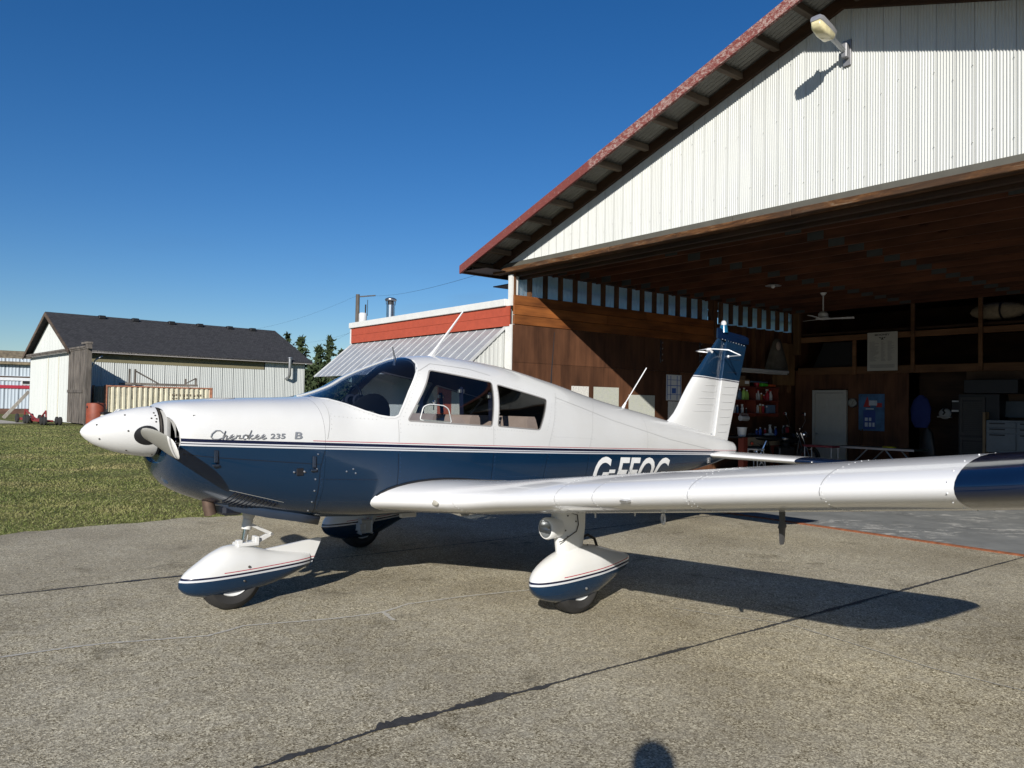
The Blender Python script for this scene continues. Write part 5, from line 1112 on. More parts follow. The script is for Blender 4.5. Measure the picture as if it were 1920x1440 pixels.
# small clouds are part of the sky shader (see top)
# ================================================================ PHOTOGRAPHER (only the shadow of the head is in view)
def person():
    t_=thing('person','person standing behind the camera holding up a phone, only the head shadow in view','person',(-.03,-.36,0),0)
    J={'pel':(0,0,.95),'bel':(0,.01,1.10),'che':(0,.0,1.30),'nk0':(0,-.01,1.46),'nk1':(0,.01,1.52),'hd0':(0,.03,1.60),'hd1':(0,.02,1.69)}
    rad={'pel':.155,'bel':.145,'che':.16,'nk0':.075,'nk1':.058,'hd0':.088,'hd1':.082}
    E=[('pel','bel'),('bel','che'),('che','nk0'),('nk0','nk1'),('nk1','hd0'),('hd0','hd1')]
    for s in (1,-1):
        k='r' if s>0 else 'l'
        for n_,p,r_ in (('sh',(.19*s,-.01,1.40),.07),('el',(.25*s,.10,1.16),.045),('wr',(.09*s,.28,1.36),.03),('pa',(.075*s,.315,1.40),.033)): J[n_+k]=p; rad[n_+k]=r_
        E+=[('che','sh'+k),('sh'+k,'el'+k),('el'+k,'wr'+k),('wr'+k,'pa'+k)]
        for q in range(4): J['f%d'%q+k]=((.07-.004*q)*s,.345,1.405+.02*q); J['g%d'%q+k]=((.045)*s,.352,1.408+.02*q); rad['f%d'%q+k]=.010; rad['g%d'%q+k]=.009; E+=[('pa'+k,'f%d'%q+k),('f%d'%q+k,'g%d'%q+k)]
        J['t'+k]=(.05*s,.318,1.425); rad['t'+k]=.011; E.append(('pa'+k,'t'+k))
        for n_,p,r_ in (('hp',(.10*s,0,.90),.11),('kn',(.12*s,.02,.50),.062),('an',(.13*s,-.01,.09),.042),('to',(.15*s,.15,.035),.035)): J[n_+k]=p; rad[n_+k]=r_
        E+=[('pel','hp'+k),('hp'+k,'kn'+k),('kn'+k,'an'+k),('an'+k,'to'+k)]
    K=list(J); me=bpy.data.meshes.new('body'); me.from_pydata([J[k] for k in K],[(K.index(a),K.index(b)) for a,b in E],[])
    o=link('body',me,t_); sm=o.modifiers.new('sk','SKIN'); 
    for i,k in enumerate(K): me.skin_vertices[0].data[i].radius=(rad[k],rad[k])
    me.skin_vertices[0].data[0].use_root=True
    ss=o.modifiers.new('ss','SUBSURF'); ss.levels=2; ss.render_levels=2; me.materials.append(plain('jacket_cloth',(.03,.035,.05),.85))
    obj('hair',MB().ball((0,-.005,1.685),.105,14,sc=(.86,1.05,1.0)),plain('dark_hair',(.02,.014,.01),.6),t_,60)
person()
ph=thing('mobile_phone','phone held up by the person behind the camera','phone',(0,-.03,1.43)); obj('phone_body',MB().bbox(-.075,.075,-.008,.0,-.04,.04,.003),M_BLACK,ph)
# ---- a far wood behind the camera, seen only as the broken horizon mirrored in the paint
def far_wood():
    mb=MB(); rs=np.random.default_rng(3)
    for i in range(330):
        a=R(-205+250*i/329+rs.normal(0,.4)); d=130+rs.normal(0,9); h=6+5*rs.random()+3*math.sin(i*.11)+3*math.sin(i*.037); w_=2.2+1.6*rs.random(); x,y=d*math.cos(a),d*math.sin(a)
        if y>-15: continue
        mb.lathe([(w_,0),(w_*1.05,h*.35),(w_*.62,h*.75),(.05,h)],6,M=Matrix.Translation((x,y,-.1)))
    o=obj('distant_treeline',mb,M_NEED,kind='stuff'); o['label']='far wood standing across the field behind the camera'
far_wood()
# ================================================================ THINGS INSIDE THE HANGAR
def hthing(name,label,cat,x,y,z,rz=0,group=None): return thing(name,label,cat,tuple(hw(x,y,z)),HRZ+R(rz),group)
M_WFAN=plain('fan_white',(.46,.46,.45),.5)
def fan(x,y,z,label,white,rz,drop):
    f=hthing('ceiling_fan',label,'ceiling fan',x,y,z,rz); mt=M_WFAN if white else M_GALV
    obj('down_rod',MB().tube([(0,0,0),(0,0,-drop)],.014,8).lathe([(.0001,0),(.07,-.005),(.03,-.06)],14),mt,f); obj('motor',MB().lathe([(.0001,-drop+.02),(.06,-drop+.01),(.10,-drop-.03),(.105,-drop-.10),(.15,-drop-.13),(.15,-drop-.15),(.0001,-drop-.17)],20),mt,f,40)
    for k in range(3): M=Matrix.Rotation(R(120*k),4,'Z'); obj('fan_blade',MB().add([tuple(M@Vector(q)) for q in ((.12,-.04,-drop-.14),(.60,-.065,-drop-.12),(.63,.065,-drop-.14),(.12,.045,-drop-.15),(.12,-.04,-drop-.132),(.60,-.065,-drop-.112),(.63,.065,-drop-.132),(.12,.045,-drop-.142))],[(0,3,2,1),(4,5,6,7),(0,1,5,4),(1,2,6,5),(2,3,7,6),(3,0,4,7)]),mt,f)
fan(2.6,6.4,3.98,'white ceiling fan on a long rod hanging from the hangar joists',True,35,.42); cl=hthing('ceiling_lamp','small dark round lamp fixed under the hangar joists in front of the white fan','ceiling lamp',2.55,4.6,3.985); obj('lamp_dish',MB().lathe([(.0001,0),(.06,-.005),(.16,-.05),(.155,-.055),(.05,-.03),(.0001,-.03)],20),M_GALV,cl,50); obj('lamp_bulb',MB().ball((0,0,-.06),.04,10),M_WFAN,cl,60)
# papers on the left plywood wall
def wall_paper(name,label,cat,y0,y1,z0,z1,kind):
    o=hthing(name,label,cat,.014 if kind!='b' else .016,0,0); 
    t=NT(name+'_print'); co=t.co()
    if kind=='map': n=t.noise(co,14,8,.8,1.2); c=t.ramp(n,[(.30,(.52,.50,.43)),(.44,(.34,.37,.30)),(.49,(.50,.49,.43)),(.54,(.26,.30,.29)),(.58,(.50,.48,.41)),(.66,(.36,.38,.38)),(.7,(.52,.49,.42))])
    elif kind=='text': 
        n=t.noise(t.co((1,14,60)),2,3,.6); c=t.ramp(n,[(.5,(.62,.61,.57)),(.6,(.35,.34,.33))])
    else: c=(.62,.62,.60)
    m_=t.bsdf(c,.7); obj('sheet',MB().box(0,.004,y0,y1,z0,z1),m_,o); return o
wall_paper('chart_sheet','small printed notice sheet pinned on the brown plywood behind the cabin roof','notice',1.50,1.98,1.50,1.86,'text')
wall_paper('wall_map','creased pale map pinned on the plywood, middle of the row of sheets','map',2.12,2.86,1.45,1.86,'map'); wall_paper('wall_map','pale map half in shadow pinned beside the tail aerial','map',3.17,4.0,1.2,1.72,'map')
o=wall_paper('plan_poster','white and blue floor-plan poster on the dark plywood above the tail','poster',4.38,4.90,1.62,2.20,'plain')
mb=MB()
for a,b,c,d in ((4.40,4.42,1.64,2.18),(4.86,4.88,1.64,2.18),(4.52,4.54,1.64,2.18),(4.74,4.76,1.64,2.18),(4.40,4.88,1.95,1.965),(4.40,4.88,2.08,2.09),(4.40,4.88,1.75,1.76),(4.57,4.71,1.78,1.90)): mb.box(.005,.007,a,b,c,d)
obj('plan_print',mb,plain('print_blue',(.05,.12,.38),.6),o)
wall_paper('white_board_sheet','white sheet hanging low on the wall behind the tail fin','notice',4.45,5.2,1.1,1.60,'text')
hr=[]
for y,z0,z1 in ((4.18,2.45,2.95),(5.55,2.5,3.0)):
    h=hthing('hook_rail','thin metal hook rail high on the dark plywood wall, '+('left' if y<5 else 'right')+' of the pair','hook rail',.006,y,0,0,'hook rails'); obj('rail',MB().bar((.01,0,z0),(.01,0,z1),.03,.012),M_STEEL,h)
    for k in range(4): obj('hook',MB().tube([(.012,0,z0+.05+.13*k),(.06,.0,z0+.04+.13*k),(.07,.0,z0+.07+.13*k)],.007,6),M_STEEL,h)
# conduit on the ceiling corner, lights
fl=hthing('fluorescent_light','long white double tube light over the shelves','light fitting',.35,6.25,2.38)
obj('fitting_body',MB().bbox(-.09,.09,0,2.35,0,.06,.01),M_WFAN,fl); obj('tube',MB().tube([(-.05,.05,-.02),(-.05,2.3,-.02)],.018,8),M_WFAN,fl); obj('tube',MB().tube([(.05,.05,-.02),(.05,2.3,-.02)],.018,8),M_WFAN,fl)
M_RSH=plain('shelf_red_brown',(.16,.028,.014),.6)
sh=hthing('shelf_unit','red-brown shelf unit full of bottles on the left wall','shelf unit',.02,6.35,0)
for z in (1.36,1.68,2.0): obj('shelf',MB().box(0,.36,0,1.95,z-.02,z),M_RSH,sh)
for y in (-.02,.98,1.95): obj('upright',MB().box(0,.30,y,y+.02,1.28,2.02),M_RSH,sh)
obj('back_board',MB().box(-.01,-.002,0,1.97,1.28,2.05),M_RSH,sh)
wb=hthing('workbench','red-brown workbench with a pale front board below the shelves','workbench',.02,6.15,0)
obj('bench_top',MB().box(0,.72,0,2.9,.78,.82),M_DK,wb); obj('front_board',MB().box(.72,.74,.25,2.35,.60,.80),plain('bench_front_tan',(.22,.18,.12),.7),wb)
for y in (.05,1.35,2.6): obj('bench_leg',MB().box(.62,.74 if y!=.05 else .76,y,y+.16,0,.60 if y>.1 else .80),M_RSH,wb)
random.seed(21)
BC=[('yellow',(.62,.50,.02)),('pale green',(.38,.62,.12)),('white',(.62,.62,.60)),('red',(.48,.02,.03)),('blue grey',(.10,.16,.24)),('black',(.02,.02,.02)),('amber',(.35,.14,.03)),('blue',(.03,.08,.35))]
BM={n:plain('bottle_'+n.replace(' ','_'),c,.4,var=.05) for n,c in BC}
def bottle(x,y,z,kind,col,label,sc=1.0,cap='white'):
    o=hthing('bottle' if kind!='can' else 'spray_can',label,'bottle' if kind!='can' else 'can',x,y,z,0,'bottles on the shelves')
    if kind=='jug': obj('container_body',MB().lathe([(.0001,0),(.055*sc,0),(.06*sc,.02*sc),(.06*sc,.13*sc),(.045*sc,.18*sc),(.018*sc,.21*sc),(.018*sc,.23*sc)],12,M=Matrix.Diagonal((.7,1.15,1,1))),BM[col],o,40); obj('cap',MB().lathe([(.022*sc,.22*sc),(.022*sc,.25*sc),(.0001,.25*sc)],10),BM[cap],o)
    elif kind=='spray': obj('container_body',MB().lathe([(.0001,0),(.04*sc,0),(.042*sc,.12*sc),(.016*sc,.18*sc),(.014*sc,.21*sc)],12),BM[col],o,40); obj('trigger',MB().bbox(-.012,.012,-.05*sc,.03*sc,.205*sc,.24*sc,.004).bar((0,-.035*sc,.21*sc),(0,-.05*sc,.16*sc),.01,.01),BM[cap],o)
    else: obj('container_body',MB().lathe([(.0001,0),(.032*sc,0),(.032*sc,.15*sc),(.02*sc,.165*sc)],12),BM[col],o,40); obj('cap',MB().lathe([(.021*sc,.163*sc),(.021*sc,.20*sc),(.0001,.2*sc)],10),BM[cap],o)
row2=[(.10,'jug','yellow',1.1),(.24,'jug','yellow',1.15),(.36,'can','white',1.0),(.50,'jug','blue grey',1.05),(.68,'jug','pale green',1.15),(.80,'jug','pale green',.95),(1.06,'can','white',1.05),(1.15,'can','white',1.05),(1.27,'spray','white',1.1),(1.40,'can','amber',.9),(1.52,'can','red',.7),(1.66,'spray','red',1.15),(1.80,'spray','white',1.1)]
for i,(y,k,c,s) in enumerate(row2): bottle(.2,6.35+y,1.682,k,c,f'{c} {("jug" if k=="jug" else "spray bottle" if k=="spray" else "can")} on the middle shelf, '+['at its left end','beside the leftmost jug','between two jugs','right of the white can','left of the divider','against the divider','right of the divider','second right of the divider','left of the amber can','between spray bottle and red can','left of the red spray bottle','near the right end','at the right end'][i],s*1.02,'white' if c!='white' else 'red')
row3=[(.08,'can','black',1.0),(.30,'can','white',1.0),(.42,'can','blue grey',.95),(.62,'spray','white',.9),(.78,'can','black',.6),(1.25,'can','white',1.0),(1.36,'can','amber',1.15),(1.48,'can','red',1.1),(1.64,'can','blue grey',.9)]
for i,(y,k,c,s) in enumerate(row3): bottle(.2,6.35+y,1.362,k,c,f'{c} {("spray bottle" if k=="spray" else "can")} on the lowest shelf, '+['at its left end','second from its left end','third from its left end','left of the divider','short one against the divider','right of the divider','second right of the divider','third right of the divider','beside the books'][i],s)
bt=[(2.35,'jug','red',1.0),(2.20,'jug','black',.95),(1.62,'spray','white',1.1),(1.40,'can','red',.9),(1.05,'can','blue',.8),(1.85,'spray','blue',.9),(1.2,'jug','blue',.8)]
for i,(y,k,c,s) in enumerate(bt): bottle(.45,6.15+y,.822,k,c,f'{c} {("jug" if k=="jug" else "spray bottle" if k=="spray" else "can")} standing on the workbench '+['at its right end','left of the red jug','behind the crumpled paper','left of the white spray bottle','near the middle','between paper and black jug','in the clutter near the middle'][i],s)
def small(name,label,cat,mbf,mat,x,y,z,rz=0,pname='body'): o=hthing(name,label,cat,x,y,z,rz); obj(pname,mbf,mat,o,40); return o
b=small('cardboard_box','brown cardboard box on the top shelf at its left','box',MB().bbox(-.15,.15,-.3,.3,0,.16,.004),plain('cardboard',(.24,.15,.075),.8),.2,6.75,2.002); obj('box_label',MB().box(.151,.153,.10,.26,.06,.13),M_LET,b)
small('cardboard_box','smaller dark cardboard box under the tube light','box',MB().bbox(-.12,.12,-.18,.18,0,.09,.004),plain('cardboard_dark',(.13,.08,.045),.8),.22,6.70,2.165)
small('plastic_tub','red plastic tub on the top shelf','tub',MB().lathe([(.0001,0),(.06,0),(.07,.10),(.06,.11),(.0001,.11)],14),BM['red'],.2,7.55,2.002); small('sponge_pack','bright green pack on the top shelf right of the red tub','pack',MB().bbox(-.08,.08,-.13,.13,.0,.07,.01),plain('pack_green',(.12,.62,.05),.5),.2,7.80,2.03); small('orange_tray','flat orange tray at the right end of the top shelf','tray',MB().bbox(-.09,.09,-.13,.13,.0,.05,.012),plain('tray_orange',(.60,.10,.02),.5),.2,8.12,2.03); small('folded_rag','blue folded rag heap on the top shelf','rag',MB().bbox(-.1,.1,-.35,.35,.0,.03,.01),BM['blue grey'],.2,7.55,2.115)
small('book_stack','upright dark books at the right end of the lowest shelf','books',MB().bbox(-.08,.08,-.13,-.09,0,.2,.003).bbox(-.08,.08,-.085,.10,0,.21,.003),BM['blue grey'],.2,8.15,1.362)
small('paper_roll','white paper towel roll hung under the shelf','paper roll',MB().tube([(0,-.14,0),(0,.14,0)],.065,16).tube([(0,-.16,0),(0,-.16,.1),(0,.16,.1),(0,.16,0)],.008,6),M_WFAN,.40,6.75,1.24)
q=small('white_tub','white plastic bucket at the left end of the workbench','bucket',MB().lathe([(.0001,0),(.09,0),(.11,.19),(.118,.19),(.118,.21),(.0001,.205)],20),BM['white'],.58,6.42,.822)
q=small('crumpled_paper','crumpled white paper on the workbench edge','paper',MB().ball((0,0,.03),.10,9,sc=(.8,1.6,.35)).ball((.03,.12,.03),.06,7,sc=(1,1,.5)),BM['white'],.62,7.42,.822); q=small('small_parts','heap of small metal parts on the workbench','parts',MB().ball((0,0,.03),.05,7).ball((.02,.09,.03),.04,7).ball((0,-.08,.025),.04,6).tube([(0,-.15,.02),(0,.2,.06)],.015,6),M_STEEL,.5,6.9,.822)
st=hthing('wire_stool','white wire stool under the left end of the bench','stool',.9,6.5,0)
for a,b in (((-.17,-.17,0),(-.12,-.12,.52)),((.17,-.17,0),(.12,-.12,.52)),((-.17,.17,0),(-.12,.12,.52)),((.17,.17,0),(.12,.12,.52))): obj('leg',MB().tube([a,b],.012,6),M_WFAN,st)
obj('seat',MB().bbox(-.15,.15,-.15,.15,.52,.55,.008),M_WFAN,st); obj('cross_brace',MB().tube([(.17,-.15,.08),(.13,.12,.45)],.008,6).tube([(.17,.15,.08),(.13,-.12,.45)],.008,6),M_WFAN,st)
# draped figure-like cover on the ledge
cv=hthing('draped_cover','grey canvas cover with a pale patch hung high in the corner','cover',.12,8.55,2.35)
mb=MB(); rr=[]
for z,a,b in ((0,.22,.42),(.25,.2,.36),(.55,.15,.25),(.8,.10,.15),(.92,.05,.07)): rr.append([(a*math.cos(t*math.pi/8)*(1+.12*math.sin(3*t)),b*math.sin(t*math.pi/8)*(1+.1*math.cos(2.3*t)),z) for t in range(16)])
obj('canvas',mb.loft(rr),plain('canvas_grey',(.10,.085,.065),.9,var=.3,bump=.5),cv,60); obj('pale_patch',MB().ball((.10,-.10,.72),.10,10,sc=(.5,.8,1.2)),plain('patch_pink',(.34,.25,.2),.8),cv,60)
# white six-panel door
dr=hthing('white_door','white six-panel door with white frame at the back of the hangar','door',1.0,BY-.06,0)
M_DOOR=plain('door_white',(.42,.405,.36),.6,var=.05)
obj('door_leaf',MB().box(-.38,.38,.0,.035,0,1.90),M_DOOR,dr)
for x0,x1 in ((-.30,-.05),(.05,.30)):
    for z0,z1 in ((.15,.70),(.82,1.38),(1.50,1.78)): obj('door_panel',MB().bbox(x0,x1,-.010,.002,z0,z1,.006).bbox(x0+.03,x1-.03,-.018,-.009,z0+.03,z1-.03,.006),M_DOOR,dr)
for a,b,c,d in ((-.455,-.385,0,1.975),(.385,.455,0,1.975),(-.385,.385,1.91,1.975)): obj('door_frame',MB().box(a,b,-.03,.05,c,d),M_DOOR,dr)
obj('door_knob',MB().ball((-.32,-.05,.86),.03,10),M_STEEL,dr)
ck=hthing('wall_clock','round dark metal clock on the wall right of the white door','clock',1.60,BY-.02,1.66); Mx=Matrix.Rotation(R(90),4,'X')
obj('clock_case',MB().lathe([(.0001,0),(.115,0),(.118,.03),(.105,.045),(.10,.035)],24,M=Mx),M_STEEL,ck,40); obj('clock_face',MB().lathe([(.0001,.034),(.102,.034)],24,M=Mx),plain('clock_face_grey',(.25,.25,.22),.4),ck); obj('clock_hand',MB().bar((0,-.04,0),(.03,-.04,.05),.012,.006).bar((0,-.04,0),(-.01,-.04,-.06),.01,.006),M_BLACK,ck)
def flat_text(txt,h,width,mat,parent,x,z,y=-.006,name='lettering',bold=.0):
    cu=bpy.data.curves.new('t','FONT'); cu.body=txt; cu.size=1; cu.offset=bold; o=bpy.data.objects.new('t',cu); COL.objects.link(o); bpy.context.view_layer.update()
    me=bpy.data.meshes.new_from_object(o.evaluated_get(bpy.context.evaluated_depsgraph_get())); bpy.data.objects.remove(o)
    xs=[v.co.x for v in me.vertices]; ys=[v.co.y for v in me.vertices]
    for v in me.vertices: a=(v.co.x-min(xs))/(max(xs)-min(xs)); b=(v.co.y-min(ys))/(max(ys)-min(ys)); v.co=(x+(a-.5)*width,y,z+b*h)
    me.materials.append(mat); me.name=name; return link(name,me,parent)
mp=hthing('list_poster','pale poster with a winged emblem and columns of text on the loft beams','poster',2.37,BY-.115,2.44)
obj('poster_sheet',MB().box(-.365,.365,0,.004,0,.93),plain('poster_paper',(.42,.41,.37),.7,var=.04),mp)
flat_text('MOONEY',.045,.36,M_BLACK,mp,0,.845,bold=.02)
obj('emblem',MB().add([(0,-.004,.83),(.022,-.004,.765),(.035,-.004,.735),(0,-.004,.755),(-.035,-.004,.735),(-.022,-.004,.765)],[(0,1,3,5),(1,2,3),(5,3,4)]).add([(.02,-.004,.80),(.09,-.004,.815),(.05,-.004,.775),(-.02,-.004,.80),(-.05,-.004,.775),(-.09,-.004,.815)],[(0,1,2),(3,4,5)][::1]),M_BLACK,mp)
mb=MB(); random.seed(4)
for i in range(22):
    z=.70-.022*i
    for x0,w_ in ((-.31,.24),(-.03,.12),(.13,.17)):
        k=w_*(.4+.6*random.random()); mb.box(x0,x0+k,-.003,-.001,z,z+.007)
for i in range(4): mb.box(-.3,.3,-.003,-.001,.14-.022*i,.148-.022*i)
obj('text_lines',mb,plain('print_grey',(.16,.16,.16),.7),mp)
bp=hthing('blue_poster','blue poster with a red and white emblem hanging beside the clock','poster',2.07,BY-.03,.98)
obj('poster_sheet',MB().box(-.32,.32,0,.004,0,.90),plain('poster_blue',(.04,.11,.22),.6,var=.5,sc=3),bp); obj('poster_print',MB().box(-.2,.1,-.003,-.001,.04,.50),plain('poster_dark_blue',(.02,.05,.22),.6),bp); obj('poster_figure',MB().add([(-.20,-.003,.58),(-.02,-.003,.58),(-.10,-.003,.84)],[(0,1,2)]).box(.12,.26,-.003,-.001,.58,.68),plain('poster_red',(.32,.02,.02),.6),bp); obj('poster_highlight',MB().box(-.06,.14,-.005,-.003,.62,.74).box(-.14,.06,-.005,-.003,.52,.55).box(-.16,-.09,-.005,-.003,.1,.2).box(-.06,.0,-.005,-.003,.1,.2).box(.03,.08,-.005,-.003,.1,.2).box(-.16,-.09,-.005,-.003,.24,.32).box(-.06,.0,-.005,-.003,.24,.32),plain('poster_pale',(.40,.46,.52),.6),bp)
for k,(x,l) in enumerate(((1.78,1.0),(1.86,1.02))): small('long_pole','wooden pole leaning on the wall '+('under the blue poster' if k else 'left of the blue poster'),'pole',MB().tube([(0,-.12,0),(0,.0,l)],.014,8),M_STUD,x,BY-.05,0)
jk=hthing('blue_jacket','blue jacket hanging on the brown back wall','jacket',3.27,BY-.10,1.10)
mb=MB(); rr=[]
for z,a,b in ((0,.14,.05),(.15,.21,.07),(.45,.23,.08),(.65,.16,.07),(.75,.05,.04)): rr.append([(a*math.cos(t*math.pi/8)*(1+.08*math.sin(2.7*t)),b*math.sin(t*math.pi/8)-.0,z) for t in range(16)])
obj('jacket_cloth',mb.loft(rr),plain('jacket_blue',(.010,.022,.12),.85,bump=.4),jk,60)
bg_=hthing('black_wetsuit','black garment hanging below the blue jacket','garment',3.42,BY-.12,.30); mb=MB(); rr=[]
for z,a,b in ((0,.16,.05),(.3,.19,.07),(.7,.12,.06),(.8,.04,.04)): rr.append([(a*math.cos(t*math.pi/8)*(1+.1*math.sin(3.1*t)),b*math.sin(t*math.pi/8),z) for t in range(16)])
obj('garment_cloth',mb.loft(rr),M_BLACK,bg_,60)
cp=hthing('baseball_cap','white cap with a black emblem hanging on the back wall','cap',3.78,BY-.06,1.48); obj('cap_crown',MB().ball((0,0,-.05),.14,14,sc=(1,.4,.9)).bbox(-.15,.15,-.07,.02,-.14,-.10,.01),plain('cap_white',(.24,.24,.23),.8),cp,60); obj('cap_emblem',MB().tube([(.03,-.062,.08),(-.02,-.064,.03),(.02,-.064,-.02),(-.02,-.062,-.07)],.02,6),M_BLACK,cp)
c2=hthing('baseball_cap','black cap with white marks beside the white cap','cap',4.03,BY-.06,1.60); obj('cap_crown',MB().bbox(-.11,.11,-.05,.03,-.16,.16,.03),M_BLACK,c2); obj('cap_marks',MB().box(-.08,.08,-.056,-.052,.10,.13).box(-.09,.09,-.056,-.052,-.12,-.08),BM['white'],c2)
br_=hthing('broom','long wooden push broom leaning on the back wall','broom',4.14,BY-.10,0); obj('handle',MB().tube([(0,0,.40),(.02,.05,1.75)],.013,8),M_STUD,br_); obj('broom_head',MB().bbox(-.14,.14,-.05,.05,.24,.42,.02),M_BLACK,br_)
wd=hthing('louvred_cabinet','tall dark cabinet with louvred doors against the back wall','cabinet',4.62,BY-.35,0)
obj('cabinet_body',MB().box(-.38,.42,-.15,.33,0,1.86),M_BLACK,wd)
M_CAB=plain('cabinet_door_dark',(.035,.033,.03),.6)
for z0,z1 in ((.08,.93),(.98,1.80)):
    d=obj('cabinet_door',MB().box(-.34,-.29,-.18,-.152,z0,z1).box(.10,.15,-.18,-.152,z0,z1).box(-.29,.10,-.18,-.152,z0,z0+.06).box(-.29,.10,-.18,-.152,z1-.06,z1),M_CAB,wd)
    for k in range(16): z=z0+.08+k*(z1-z0-.15)/16; obj('slat',MB().bar((-.29,-.165,z),(.10,-.165,z),.006,.035),M_CAB,d)
obj('cabinet_top_box',MB().bbox(-.30,.75,-.1,.33,1.88,2.18,.01),M_BLACK,wd)
tc_=hthing('tool_chest','pale grey steel tool chest with drawers at the right edge of view','tool chest',5.45,BY-.45,.70)
M_TC=plain('chest_grey',(.15,.17,.185),.45,.2); obj('chest_body',MB().bbox(-.62,.75,-.2,.25,-.06,.62,.01),M_TC,tc_)
for z0,z1,xs in ((.48,.58,((-.60,-.05),(-.03,.72))),(.36,.46,((-.60,-.05),(-.03,.72))),(.0,.34,((-.60,-.05),(-.03,.72)))):
    for a,b in xs: d=obj('drawer',MB().bbox(a,b,-.222,-.202,z0,z1,.004),M_TC,tc_); obj('drawer_pull',MB().box(a+.06,b-.2,-.235,-.223,z1-.045,z1-.02),M_DK,d)
obj('chest_lid',MB().add([(-.45,.25,.68),(.75,.25,.68),(.75,.30,1.02),(-.50,.30,1.02),(-.45,.28,.68),(.75,.28,.68),(.75,.33,1.02),(-.50,.33,1.02)],[(0,1,2,3),(4,7,6,5),(0,4,5,1),(1,5,6,2),(2,6,7,3),(3,7,4,0)]),plain('lid_grey',(.07,.08,.085),.5),tc_)
M_SW=wood('stand_wood',(.16,.11,.06),(.26,.19,.11),2)
obj('stand_post',MB().box(-.66,-.61,-.25,.25,-.7,.78),M_SW,tc_); obj('stand_post',MB().box(.70,.75,-.25,.25,-.7,-.06),M_SW,tc_)
sk=hthing('foam_bundle','pale foam roll lying high up on the storage loft','bundle',4.75,BY+.3,3.72); obj('bundle_roll',MB().ball((0,0,0),.26,14,sc=(2.3,1,.75)),plain('foam_tan',(.26,.21,.14),.9,var=.3),sk,60); obj('bundle_strap',MB().tube([(.1,.27*math.cos(a*math.pi/8),.2*math.sin(a*math.pi/8)) for a in range(16)],.02,6,closed=True),M_BLACK,sk)
obj('loft_shelf',MB().box(.15,HW,BY+.06,11.8,3.40,3.46),M_DKW,hangar)
# folding table, red bench
tb=hthing('folding_table','long low table with crossed pale metal legs in front of the back wall','table',2.75,8.55,0)
obj('table_top',MB().bbox(-.95,.95,-.35,.35,.60,.635,.006),plain('table_green',(.04,.07,.06),.5),tb); obj('table_edge',MB().box(-.95,.95,-.362,-.352,.595,.64),M_GALV,tb)
for x0,x1 in ((-.75,-.15),(-.55,.05),(.25,.75),(.40,.95)): obj('leg',MB().tube([(x0 if x0<0 else x1,-.2 if x0 in(-.75,.25) else .2,0),(x1 if x0<0 else x0,-.2 if x0 in(-.75,.25) else .2,.6)],.018,8),M_GALV,tb)
small('yellow_cloth','yellow cloth lying on the long low table','cloth',MB().bbox(-.14,.14,-.06,.06,0,.035,.012),BM['yellow'],3.05,8.45,.637)
rb_=hthing('red_bench','small bench with a red padded top beside the motorcycle','bench',1.75,7.85,0)
obj('bench_pad',MB().bbox(-.36,.36,-.18,.18,.60,.645,.01),plain('pad_red',(.20,.03,.04),.6),rb_)
for x in (-.33,.33):
    for y in (-.15,.15): obj('leg',MB().tube([(x,y,0),(x,y,.6)],.014,8),M_STEEL,rb_)
# motorcycle, seen from behind its left side
mc=hthing('motorcycle','black motorcycle with chrome mirrors parked in front of the white door','motorcycle',1.02,7.35,0,62)
def mwheel(x):
    M=Matrix.Translation((x,0,.31))@Matrix.Rotation(R(90),4,'X'); t_=obj('wheel',MB().lathe([(.23,-.045),(.29,-.05),(.315,-.02),(.315,.02),(.29,.05),(.23,.045)],32,M=M),M_RUB,mc,40); obj('rim',MB().lathe([(.235,-.03),(.215,-.03),(.215,.03),(.235,.03)],32,M=M),M_CHROME,t_)
    mb=MB(); 
    for k in range(12): a=k*math.pi/6; mb.tube([(x+.03*math.cos(a),.02*(-1)**k,.31+.03*math.sin(a)),(x+.22*math.cos(a),0,.31+.22*math.sin(a))],.004,4)
    obj('spokes',mb,M_CHROME,t_)
mwheel(-.70); mwheel(.70)
obj('fuel_tank',MB().loft([[(x,w_*math.cos(t*math.pi/8),.78+h*math.sin(t*math.pi/8)) for t in range(16)] for x,w_,h in ((-.05,.07,.06),(.05,.13,.12),(.25,.15,.15),(.40,.10,.11),(.44,.04,.05))]),plain('bike_black',(.006,.006,.007),.2,coat=.6),mc,60)
obj('saddle',MB().loft([[(x,w_*math.cos(t*math.pi/6),z+h*math.sin(t*math.pi/6)) for t in range(12)] for x,w_,h,z in ((-.75,.06,.03,.80),(-.65,.12,.06,.80),(-.3,.13,.06,.77),(.0,.09,.05,.77))]),M_BLACK,mc,60)
obj('engine',MB().bbox(-.12,.30,-.14,.14,.28,.58,.03).lathe([(.08,.55),(.10,.60),(.08,.64),(.10,.68),(.0001,.70)],14,M=Matrix.Translation((.12,0,.0))),plain('engine_dark',(.05,.05,.05),.4,.8),mc,30)
obj('frame',MB().tube([(.48,0,.85),(.38,0,.30),(-.2,0,.25),(-.35,0,.72),(.45,0,.78)],.022,8).tube([(-.25,.10,.3),(-.70,.10,.31)],.02,8).tube([(-.25,-.10,.3),(-.70,-.10,.31)],.02,8),M_BLACK,mc)
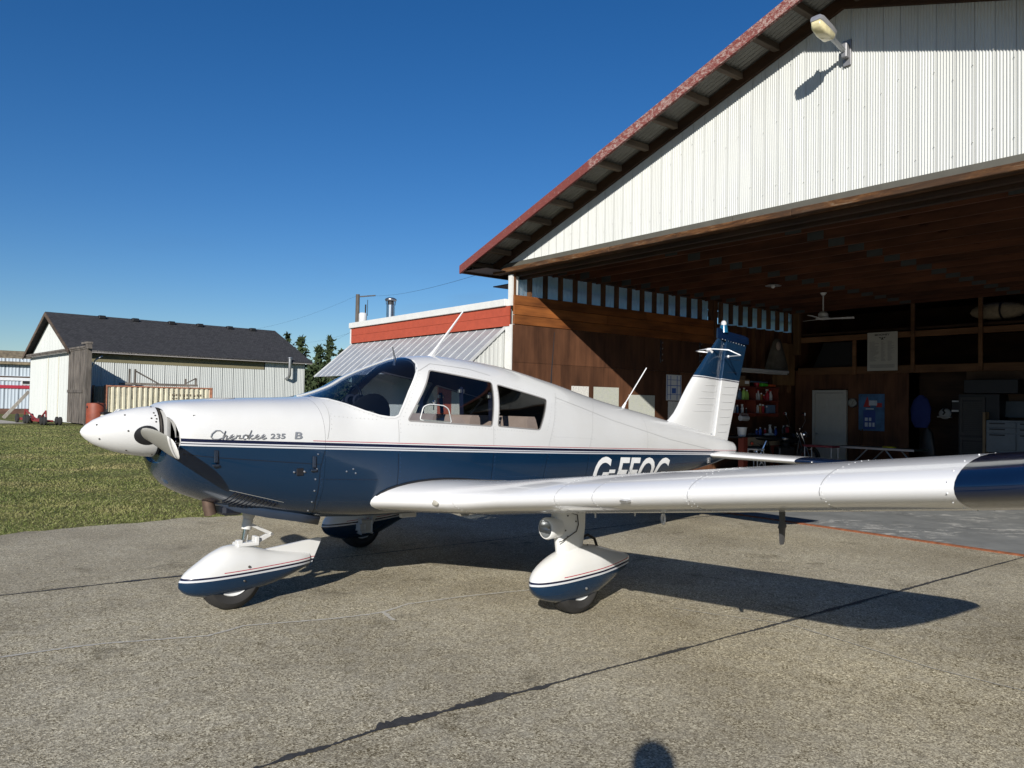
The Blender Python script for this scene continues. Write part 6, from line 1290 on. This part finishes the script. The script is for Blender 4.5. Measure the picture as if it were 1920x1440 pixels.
obj('fork',MB().tube([(.45,.09,.92),(.70,.09,.31)],.022,8).tube([(.45,-.09,.92),(.70,-.09,.31)],.022,8),M_CHROME,mc,60); obj('headlight',MB().ball((.58,0,.88),.085,14),M_CHROME,mc,60)
obj('handlebar',MB().tube([(.25,.38,1.02),(.36,.30,1.06),(.42,.10,.96),(.42,-.10,.96),(.36,-.30,1.06),(.25,-.38,1.02)],.013,8),M_CHROME,mc,60)
for s in (1,-1):
    obj('grip',MB().tube([(.26,.375*s,1.025),(.33,.325*s,1.05)],.019,8),M_BLACK,mc); q=obj('mirror_stem',MB().tube([(.37,.28*s,1.06),(.40,.36*s,1.20),(.34,.42*s,1.36)],.006,6),M_STEEL,mc); obj('mirror',MB().bbox(.315,.335,.34*s-.0+(.0 if s>0 else -.14),.34*s+.14+(.0 if s>0 else -.14),1.32,1.40,.01),M_CHROME,q)
    obj('rear_shock',MB().tube([(-.45,.12*s,.72),(-.62,.12*s,.36)],.028,8),M_CHROME,mc); obj('exhaust_pipe',MB().tube([(.25,.15*s,.35),(.1,.17*s,.22),(-.3,.19*s,.25),(-.85,.20*s,.34)],[.02,.025,.035,.045],10),M_CHROME,mc,60); obj('turn_signal',MB().ball((-.86,.22*s,.66),.035,10).tube([(-.86,.22*s,.66),(-.84,0,.66)],.008,6),plain('signal_orange',(.45,.06,.02),.3) if s>0 else bpy.data.materials['signal_orange'],mc)
mb=MB(); mb.loft([[(-.70+.35*math.cos(a*math.pi/12),y,.31+.35*math.sin(a*math.pi/12)) for y in (-.06,.06)] for a in range(3,14)],closed=False,cap0=False,cap1=False); o=obj('rear_fender',mb,M_CHROME,mc,60); o.modifiers.new('s','SOLIDIFY').thickness=.006
obj('tail_light',MB().bbox(-.90,-.85,-.07,.07,.68,.76,.015),BM['red'],mc); pt=obj('number_plate',MB().box(-.925,-.92,-.125,.125,.44,.60),M_LET,mc)
cu=flat_text('3S75A',.10,.20,M_BLACK,mc,0,.465,0); 
for v in cu.data.vertices: v.co=(-.928,-v.co.x,v.co.z)
obj('kick_stand',MB().tube([(-.05,.12,.25),(-.12,.28,.02)],.012,6),M_CHROME,mc)
